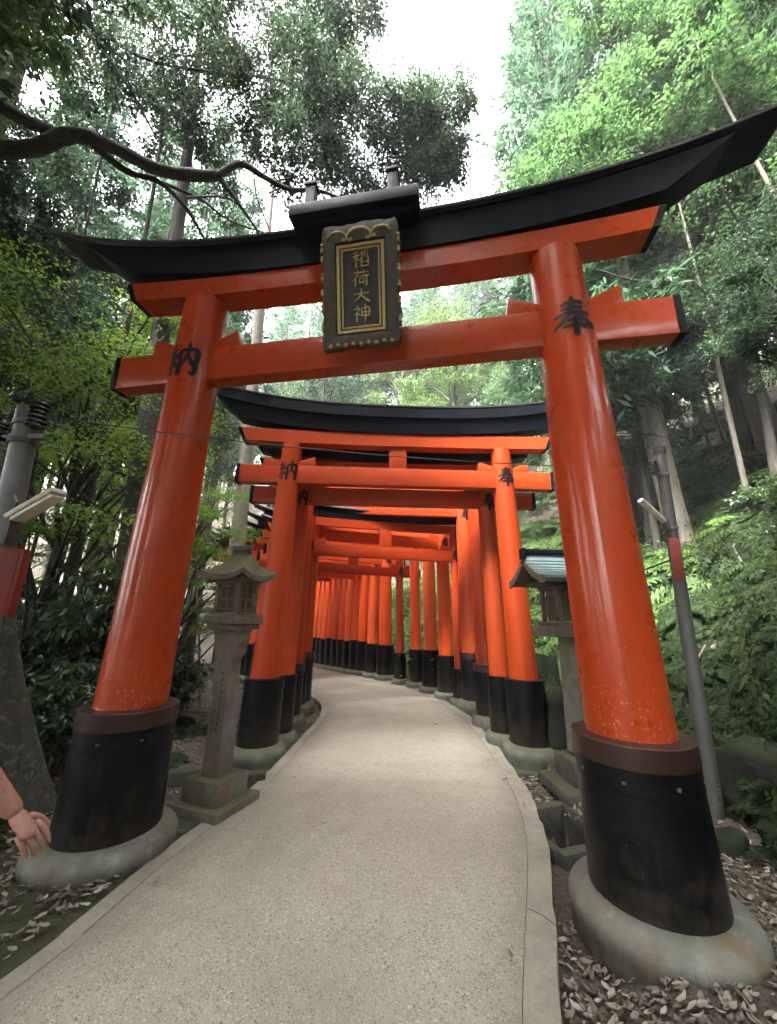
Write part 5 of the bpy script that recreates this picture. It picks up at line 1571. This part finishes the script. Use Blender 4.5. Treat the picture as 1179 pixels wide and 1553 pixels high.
# bright leafy bush beyond the bend, seen between the far gates
for i, (x, y, s) in enumerate(((2.9, 12.2, 1.3), (2.0, 13.3, 1.5), (1.0, 14.2, 1.4), (3.4, 10.6, 1.2), (.2, 15.2, 1.5), (3.6, 13.4, 1.6), (3.2, 9.2, 1.0))):
    o = copy_tree(S1[i % 3]); o.location = (x, y, hz(x, y)); o.scale = (s, s, s)

def fern_geo(seed, nf, npn, Lf, wide=.3):
    rg = np.random.default_rng(seed); parts = []
    for f in range(nf):
        az = 2 * math.pi * f / nf + rg.normal() * .25; L = Lf * rg.uniform(.7, 1.1)
        t = np.linspace(.10, 1, npn)
        rr = L * t * .92; z = L * (.62 * t - .62 * t * t * 1.05) * rg.uniform(.8, 1.4)
        base = np.stack([np.cos(az) * rr, np.sin(az) * rr, z], 1)
        tan = np.gradient(base, axis=0); tan = unit(tan)
        sd = np.array([-math.sin(az), math.cos(az), 0])
        up = unit(np.cross(tan, np.repeat(sd[None], npn, 0)))
        up = np.where(up[:, 2:3] < 0, -up, up)
        w = L * wide * np.sin(np.pi * np.clip(t * .92 + .06, 0, 1)) ** .8 + .012
        for s in (-1, 1):
            d = sd[None] * s + tan * .45 - up * .12
            parts.append(leaf_geo(base, d, up + rg.normal(size=base.shape) * .1, w, L / npn * .95, False, .15))
        # rachis
        a = base[:-1]; b_ = base[1:]; ww = sd[None] * .004
        Vr = np.stack([a - ww, a + ww, b_ + ww, b_ - ww], 1).reshape(-1, 3)
        parts.append((Vr, np.arange(len(a))[:, None] * 4 + np.array([0, 1, 2, 3])))
    return merge(parts)
ferns_hi = [np_mesh('fern', *fern_geo(40 + i, 9, 18, .55)) for i in range(4)]
for me in ferns_hi: me.materials.append(M['fern'])
def slope_rot(x, y, rz):
    e = .15
    n = Vector((hz(x - e, y) - hz(x + e, y), hz(x, y - e) - hz(x, y + e), 2 * e * 1.6)).normalized()
    q = Vector((0, 0, 1)).rotation_difference(n)
    return (q.to_matrix() @ Matrix.Rotation(rz, 3, 'Z')).to_euler()
rl = random.Random(12); nf = 0
while nf < 260:
    x, y = rl.uniform(2.0, 8), rl.uniform(2.2, 9)
    dr = sdist(np.array([[x, y]]), ER)[0]
    if dr < 1.75 or dr > 5.5 or rl.random() > 1.25 - dr / 5.5: continue
    o = link('fern', rl.choice(ferns_hi)); s = rl.uniform(.5, 1.1)
    o.location = (x, y, hz(x, y)); o.scale = (s, s, s); o.rotation_euler = slope_rot(x, y, rl.uniform(0, 6))
    tag(o, 'green fern arching from the shady bank right of the gate', 'fern', 'ferns on the right bank')
    nf += 1
nf = 0
while nf < 60:
    x, y = rl.uniform(-5.5, -2.3), rl.uniform(3.2, 7)
    dl = -sdist(np.array([[x, y]]), EL)[0]
    if dl < 1.35 or (abs(x / y + .32) < .10): continue
    o = link('fern', rl.choice(ferns_hi)); s = rl.uniform(.5, 1.0)
    o.location = (x, y, hz(x, y)); o.scale = (s, s, s); o.rotation_euler = (0, 0, rl.uniform(0, 6))
    tag(o, 'light green fern on the ground left of the nearest red leg', 'fern', 'ferns left of the gate')
    nf += 1

for (x, y, s_, r) in ((2.75, 2.72, .55, .4), (3.1, 2.95, .8, 1.9), (3.05, 2.35, .6, 3.0), (2.55, 3.0, .35, 4.1), (3.45, 3.3, 1.0, 5.2), (2.95, 3.35, .7, .2), (3.5, 2.6, .9, 2.2), (2.75, 3.95, .7, 1.0), (2.95, 4.75, .9, 2.0), (3.2, 3.55, .8, .5), (2.6, 4.9, .8, 5.0), (3.35, 4.3, 1.1, 3.9), (2.9, 3.1, .8, 2.9), (3.3, 4.1, 1.0, 1.2), (2.5, 4.45, .6, 3.3), (2.4, 2.55, .3, 2.0)):
    o = link('fern', rl.choice(ferns_hi)); o.location = (x, y, hz(x, y) + .02); o.scale = (s_, s_, s_); o.rotation_euler = (0, 0, r)
    tag(o, 'green fern arching from the shady bank right of the gate', 'fern', 'ferns on the right bank')

def scatter(name, protos, pts, rz, sc, mt, tilt=.0):
    Vs, Fs, o_ = [], [], 0
    e = .15
    sx = (height(pts[:, 0] + e, pts[:, 1]) - height(pts[:, 0] - e, pts[:, 1])) / (2 * e)
    sy = (height(pts[:, 0], pts[:, 1] + e) - height(pts[:, 0], pts[:, 1] - e)) / (2 * e)
    which = rng.integers(0, len(protos), len(pts))
    for k, (PV, PF) in enumerate(protos):
        I = np.where(which == k)[0]
        c, s = np.cos(rz[I]), np.sin(rz[I])
        x = PV[None, :, 0] * c[:, None] - PV[None, :, 1] * s[:, None]; y = PV[None, :, 0] * s[:, None] + PV[None, :, 1] * c[:, None]; z = np.repeat(PV[None, :, 2], len(I), 0)
        S = sc[I][:, None]
        x, y, z = x * S, y * S, z * S
        z2 = z + (sx[I][:, None] * x + sy[I][:, None] * y) * .75
        V_ = np.stack([x - sx[I][:, None] * z * .35 + pts[I, 0:1], y - sy[I][:, None] * z * .35 + pts[I, 1:2], z2 + pts[I, 2:3]], 2).reshape(-1, 3)
        F_ = (PF[None] + (np.arange(len(I)) * len(PV))[:, None, None]).reshape(-1, PF.shape[1])
        Vs.append(V_); Fs.append(F_ + o_); o_ += len(V_)
    o = link(name, np_mesh(name, np.concatenate(Vs), np.concatenate(Fs)), mt)
    tag(o, kind='stuff')
    return o
def herb_geo(seed, n, L):
    rg = np.random.default_rng(seed)
    p = np.stack([rg.normal(size=n) * .13, rg.normal(size=n) * .13, rg.uniform(.02, .22, n)], 1)
    d = np.stack([p[:, 0], p[:, 1], 0 * p[:, 0]], 1) + rg.normal(size=(n, 3)) * .08
    return leaf_geo(p, d, np.array([0, 0, 1.]) + rg.normal(size=(n, 3)) * .35, L * rg.uniform(.6, 1.3, n), L * .5, False, .2)
def sample(n, xr, yr, E, sign, lo, hi, power=1.6):
    out = []
    while len(out) < n:
        q = np.stack([rng.uniform(*xr, 4000), rng.uniform(*yr, 4000)], 1)
        d = sign * sdist(q, E)
        dist = np.hypot(q[:, 0], q[:, 1])
        keep = (d > lo) & (d < hi) & (rng.random(4000) < np.minimum(1, (5 / dist) ** power))
        pat = (vnoise(q[:, 0], q[:, 1], .9, 9) > -.45) & (vnoise(q[:, 0], q[:, 1], 2.2, 3) > -.62)
        out += list(q[keep & pat])
    P = np.array(out[:n])
    return np.concatenate([P, height(P[:, 0], P[:, 1])[:, None]], 1)
lo_ferns = [fern_geo(60 + i, 6, 9, .42) for i in range(4)]
herbs = [herb_geo(70 + i, 30, .034) for i in range(5)]
P = sample(3000, (1.5, 16), (1.5, 20), ER, 1, 1.75, 13, 1.5)
scatter('undergrowth', lo_ferns, P, rng.uniform(0, 6.28, len(P)), rng.uniform(.5, 1.5, len(P)), M['fern'])
P = sample(2600, (1.2, 20), (1.5, 24), ER, 1, 1.6, 16, 1.2)
scatter('ground_cover', herbs, P, rng.uniform(0, 6.28, len(P)), rng.uniform(.6, 1.8, len(P)), M['herb'])
P = sample(2600, (-16, -2), (2.5, 20), EL, -1, 2.6, 14, 1.0)
scatter('ground_cover', herbs, P, rng.uniform(0, 6.28, len(P)), rng.uniform(.6, 1.7, len(P)), M['leaf_mid'])

P = np.concatenate([sample(1500, (-48, -7), (7, 52), EL, -1, 8, 60, .2), sample(1300, (2, 38), (12, 52), ER, 1, 9, 50, .2)])
scatter('ground_cover', herbs, P, rng.uniform(0, 6.28, len(P)), rng.uniform(3.5, 7, len(P)), M['leaf_mid'])

M['fern_lit'] = leafmat('leaf_fern_bright', (.04, .08, .022), (.075, .125, .035), (.13, .22, .05), .42, .6, .12)  # lit copy of the fern leaf, brightness put into the colour
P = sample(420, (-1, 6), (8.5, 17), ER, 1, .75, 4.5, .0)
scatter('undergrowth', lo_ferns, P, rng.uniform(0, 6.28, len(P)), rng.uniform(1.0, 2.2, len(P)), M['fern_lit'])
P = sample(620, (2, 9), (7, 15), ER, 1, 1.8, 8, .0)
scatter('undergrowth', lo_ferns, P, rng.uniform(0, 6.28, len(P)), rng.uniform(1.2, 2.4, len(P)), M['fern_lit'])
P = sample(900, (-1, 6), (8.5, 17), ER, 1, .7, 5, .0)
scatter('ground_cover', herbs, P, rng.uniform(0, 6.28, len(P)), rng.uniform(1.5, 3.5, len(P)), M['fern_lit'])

# leaf litter: one countable set of near leaves, the rest as stuff
def litter_geo(seed):
    rg = np.random.default_rng(seed)
    n = 5; V_ = []
    for i in range(n + 1):
        t = i / n; w = (.30 + .05 * (seed % 5)) * math.sin(math.pi * min(1, t * .95 + .03)) ** .8
        cu = rg.uniform(.05, .7) if i == 0 else cu
        for s in (-1, 0, 1):
            V_.append(((t - .5), s * w * .5, .05 + .22 * abs(s) * w * 1.2 + cu * (t - .5) ** 2 * 1.6 + rg.normal() * .035 + (.12 * s * (t - .5) if seed % 2 else 0)))
    F_ = []
    for i in range(n):
        for s in (0, 1):
            a = i * 3 + s
            F_.append((a, a + 3, a + 4, a + 1))
    return np.array(V_), np.array(F_)
lit = [litter_geo(80 + i) for i in range(6)]
litm = []
for v, f in lit:
    me = np_mesh('fallen_leaf', v, f, True); me.materials.append(M['litter']); litm.append(me)
rl = random.Random(44); nl_ = 0
while nl_ < 290:
    x, y = rl.uniform(.7, 3.0), rl.uniform(1.75, 4.2)
    dr = sdist(np.array([[x, y]]), ER)[0]
    if dr < .03 or dr > 1.5: continue
    lx = Vector((x - G1C[0], y - G1C[1], 0)); lx.rotate(Matrix.Rotation(-G1C[2], 3, 'Z'))
    if math.hypot(lx.x - 1.59 * GS, lx.y) < .51: continue
    if rl.random() > (1.0 if dr < .55 else .7): continue
    o = link('fallen_leaf', rl.choice(litm), None, ground); s = rl.uniform(.022, .062)
    o.location = (x, y, hz(x, y) + .004 + rl.random() * .012); o.scale = (s, s, s * rl.uniform(.6, 1.5))
    o.rotation_euler = (rl.uniform(-.5, .5), rl.uniform(-.5, .5), rl.uniform(0, 6.28))
    nl_ += 1
small = []
for v, f in lit: small.append((v, f))
P1 = sample(4800, (.3, 5), (1.6, 9), ER, 1, .02, 1.9, .6)
P2 = np.concatenate([sample(13000, (-9, -.8), (2.2, 14), EL, -1, .03, 7, .3), sample(420, (-3.4, -1.2), (1.4, 3.6), EL, -1, .03, 1.1, .0)])
P3 = sample(46, (-2, 1.4), (2, 9), ER, -1, .02, 2.3, .3); P3[:, 2] = .006
P3 = P3[(-sdist(P3[:, :2], EL) < -.02) & ((sdist(P3[:, :2], ER) > -.25) | (-sdist(P3[:, :2], EL) > -.25) | (rng.random(len(P3)) < .25))]
q_ = (-sdist(P2[:, :2], EL) < 1.15) & (P2[:, 1] < 3.7)
P2[q_, 2] = np.maximum(P2[q_, 2], .004)
P4 = sample(3600, (.7, 3.3), (1.7, 4.6), ER, 1, .01, 2.0, .0)
P4[:, 2] -= .004
P = np.concatenate([P1, P2, P3, P4]); P[:, 2] += .006 + rng.random(len(P)) * .012
scatter('leaf_litter', small, P, rng.uniform(0, 6.28, len(P)), np.concatenate([rng.uniform(.03, .07, len(P) - len(P4)), rng.uniform(.012, .05, len(P4))]), M['litter'])
rl = random.Random(17)
for k in range(16):
    while True:
        x, y = rl.uniform(2.2, 7), rl.uniform(2.4, 8)
        if 1.5 < sdist(np.array([[x, y]]), ER)[0] < 6: break
    L_ = rl.uniform(.5, 1.3)
    o = MB().tube([(-L_ / 2, 0, 0), (-.12 * L_, .05 * L_, .05), (.2 * L_, -.02, .03), (L_ / 2, .06 * L_, .0)], [.014, .012, .010, .004], 6).build('dead_branch', M['deadtwig'], smooth=True)
    o.location = (x, y, hz(x, y) + .12); o.rotation_euler = slope_rot(x, y, rl.uniform(0, 6))
    tag(o, 'fallen dead branch lying in the ferns of the right bank', 'branch', 'dead branches on the right bank')
# a few fallen twigs
for i, (x, y, L_, r, lab) in enumerate(((2.35, 2.5, .55, -.9, 'thin bare twig lying beside the near right base'), (2.75, 2.3, .4, .2, 'short twig on the leaf litter at the right edge'), (-3.2, 6.8, .8, .5, 'fallen stick on the leaf litter left of the lantern'))):
    z = hz(x, y) + .02
    o = MB().tube([(-L_ / 2, 0, .0), (-.1 * L_, .02, .01), (.2 * L_, -.015, .012), (L_ / 2, .02, .0)], [.009, .008, .007, .004], 6).build('twig', M['deadtwig'], smooth=True)
    o.location = (x, y, z); o.rotation_euler = (0, .08, r)
    tag(o, lab, 'twig')

# ------------------------------------------------------------------ pedestrian at the left edge (only the forearm and hand reach the frame)
def skin(verts, edges, radii, sub=2, root=0):
    me = bpy.data.meshes.new('sk'); me.from_pydata([tuple(v) for v in verts], edges, [])
    o = bpy.data.objects.new('sk', me); COL.objects.link(o)
    md = o.modifiers.new('s', 'SKIN'); md.use_smooth_shade = True
    for i, r in enumerate(radii):
        rr = r if isinstance(r, tuple) else (r, r)
        me.skin_vertices[0].data[i].radius = rr
        me.skin_vertices[0].data[i].use_root = (i == root)
    ss = o.modifiers.new('u', 'SUBSURF'); ss.levels = sub; ss.render_levels = sub
    dg = bpy.context.evaluated_depsgraph_get(); dg.update()
    out = bpy.data.meshes.new_from_object(o.evaluated_get(dg))
    bpy.data.objects.remove(o); bpy.data.meshes.remove(me)
    return out
def join_meshes(name, ms):
    bm = bmesh.new()
    for m_ in ms: bm.from_mesh(m_)
    me = bpy.data.meshes.new(name); bm.to_mesh(me); bm.free()
    me.polygons.foreach_set('use_smooth', [True] * len(me.polygons))
    return me
PB = Vector((-1.86, 1.42, 0.0))   # feet
per = empty('person', PB)
tag(per, 'pedestrian at the left edge, only a bare forearm and loosely curled hand in view', 'person')
def L_(p): return Vector(p) - PB
WR, ELB, KN = at(26, 1238, 1.30), at(-92, 1085, 1.24), at(66, 1288, 1.285)     # wrist, elbow, knuckles
pel = (-1.86, 1.42, .94)
V_ = [pel, (-1.86, 1.42, 1.12), (-1.86, 1.43, 1.32), (-1.86, 1.44, 1.45), (-1.86, 1.44, 1.53), (-1.86, 1.46, 1.62), (-1.86, 1.47, 1.72),
      (-1.70, 1.44, 1.42), (-1.665, 1.43, 1.39), tuple(ELB), tuple(ELB.lerp(WR, .5)), tuple(WR),
      (-2.02, 1.44, 1.42), (-2.055, 1.43, 1.39), (-2.10, 1.44, 1.10), (-2.06, 1.52, .84), (-2.05, 1.54, .77),
      (-1.77, 1.42, .90), (-1.76, 1.47, .50), (-1.76, 1.36, .09), (-1.76, 1.50, .04),
      (-1.95, 1.42, .90), (-1.96, 1.55, .50), (-1.96, 1.62, .09), (-1.96, 1.76, .04)]
E_ = [(0, 1), (1, 2), (2, 3), (3, 4), (4, 5), (5, 6), (3, 7), (7, 8), (8, 9), (9, 10), (10, 11), (3, 12), (12, 13), (13, 14), (14, 15), (15, 16), (0, 17), (17, 18), (18, 19), (19, 20), (0, 21), (21, 22), (22, 23), (23, 24)]
Rr = [(.15, .10), (.135, .095), (.155, .10), (.10, .075), .052, (.075, .09), (.06, .075), .06, .055, .042, .040, .029, .06, .055, .042, .03, .03, (.085, .085), .058, .042, .035, (.085, .085), .058, .042, .035]
bodies = [skin([L_(v) for v in V_], E_, Rr)]
# right hand: palm continues the forearm, five curled fingers, thumb off the palm side
w0 = WR
hd = (KN - WR).normalized()          # along the palm
hn = Vector((.45, -.55, .65)); hn = (hn - hd * hn.dot(hd)).normalized()   # back of the hand, towards the camera
hs_ = hd.cross(hn).normalized()                        # across the knuckles
palm = [w0 - hd * .02, w0 + hd * .02, w0 + hd * .055, w0 + hd * .09]
bodies.append(skin([L_(p) for p in palm], [(0, 1), (1, 2), (2, 3)], [(.028, .024), (.034, .02), (.041, .019), (.040, .016)], 2))
for k, (off, ln, cu) in enumerate(((-.031, .066, .95), (-.010, .075, 1.05), (.011, .070, 1.15), (.031, .056, 1.25))):
    p = w0 + hd * .082 + hs_ * off; d = hd.copy(); pts = [w0 + hd * .05 + hs_ * off * .85, p]
    for j, sg in enumerate((.45, .32, .25)):
        d = (d - hn * cu * (.45 if j == 0 else .6)).normalized()
        p = p + d * ln * sg * 1.05; pts.append(p)
    bodies.append(skin([L_(q) for q in pts], [(i, i + 1) for i in range(4)], [.0100, .0096, .0086, .0076, .006], 2))
tp_ = [w0 + hd * .02 - hs_ * .018, w0 + hd * .045 - hs_ * .040 - hn * .012, w0 + hd * .072 - hs_ * .050 - hn * .024, w0 + hd * .094 - hs_ * .050 - hn * .032]
bodies.append(skin([L_(q) for q in tp_], [(0, 1), (1, 2), (2, 3)], [.015, .0115, .0095, .0075], 2))
# face
bodies.append(skin([L_((-1.86, 1.56, 1.645)), L_((-1.86, 1.585, 1.62)), L_((-1.86, 1.57, 1.605))], [(0, 1), (1, 2)], [.010, .014, .010], 1))
for s in (-1, 1):
    bodies.append(skin([L_((-1.86 + s * .078, 1.46, 1.66)), L_((-1.86 + s * .088, 1.455, 1.635)), L_((-1.86 + s * .08, 1.46, 1.61))], [(0, 1), (1, 2)], [.012, .014, .009], 1))
link('body', join_meshes('body', bodies), M['skin'], per)
eyes = MB()
for s in (-1, 1): eyes.lathe([(.001, -.008), (.009, -.005), (.009, .005), (.001, .008)], 10, L_((-1.86 + s * .032, 1.548, 1.665)))
eyes.build('eyes', M['ink'], per, smooth=True)
MB().tube([L_((-1.885, 1.556, 1.575)), L_((-1.86, 1.565, 1.573)), L_((-1.835, 1.556, 1.575))], [.004, .006, .004], 6).build('mouth', M['skin'], per)
link('hair', skin([L_((-1.86, 1.40, 1.60)), L_((-1.86, 1.42, 1.70)), L_((-1.86, 1.46, 1.755)), L_((-1.86, 1.52, 1.74))], [(0, 1), (1, 2), (2, 3)], [(.07, .05), (.088, .075), (.086, .07), (.06, .03)], 2), M['hair'], per)
sv = [0, 1, 2, 3, 7, 8, 12, 13]
SV = [L_(V_[i]) for i in sv] + [L_((-1.64, 1.425, 1.24)), L_((-2.075, 1.435, 1.24)), L_((-1.86, 1.42, .80))]
link('shirt', skin(SV, [(0, 1), (1, 2), (2, 3), (3, 4), (4, 5), (5, 8), (3, 6), (6, 7), (7, 9), (0, 10)], [(.20, .15), (.175, .13), (.175, .122), (.108, .085), .070, .068, .070, .068, .062, .062, (.19, .145)], 2), M['shirt'], per)
link('trousers', skin([L_(pel), L_(V_[17]), L_(V_[18]), L_((-1.76, 1.38, .14)), L_(V_[21]), L_(V_[22]), L_((-1.96, 1.61, .14))], [(0, 1), (1, 2), (2, 3), (0, 4), (4, 5), (5, 6)], [(.17, .125), .105, .075, .06, .105, .075, .06], 2), M['jeans'], per)
for a_, b_ in ((V_[19], V_[20]), (V_[23], V_[24])):
    link('shoe', skin([L_((a_[0], a_[1] - .04, .045)), L_((a_[0], a_[1] + .06, .05)), L_((b_[0], b_[1] + .03, .035))], [(0, 1), (1, 2)], [(.045, .05), (.048, .05), (.042, .032)], 2), M['ink'], per)

# ------------------------------------------------------------------ thin damp air in the wood
hzm = bpy.data.materials.new('haze'); hzm.use_nodes = True
hn_ = hzm.node_tree.nodes; hn_.clear()
ho = hn_.new('ShaderNodeOutputMaterial'); hv = hn_.new('ShaderNodeVolumePrincipled')
hv.inputs['Color'].default_value = (.92, .97, 1, 1)
hv.inputs['Density'].default_value = .0014
hzm.node_tree.links.new(hv.outputs[0], ho.inputs['Volume'])
bpy.context.view_layer.update()
zlo, zhi = float(V_ground_z.min()) - 1.0, max((o.matrix_world @ Vector(c)).z for o in bpy.data.objects if o.type == 'MESH' for c in o.bound_box) + 1.0
gx0, gx1, gy0, gy1 = gx[0] - 1, gx[-1] + 1, gy[0] - 1, gy[-1] + 1
hb = MB().box(((gx0 + gx1) / 2, (gy0 + gy1) / 2, (zlo + zhi) / 2), (gx1 - gx0, gy1 - gy0, zhi - zlo)).build('haze', hzm)
tag(hb, kind='stuff')
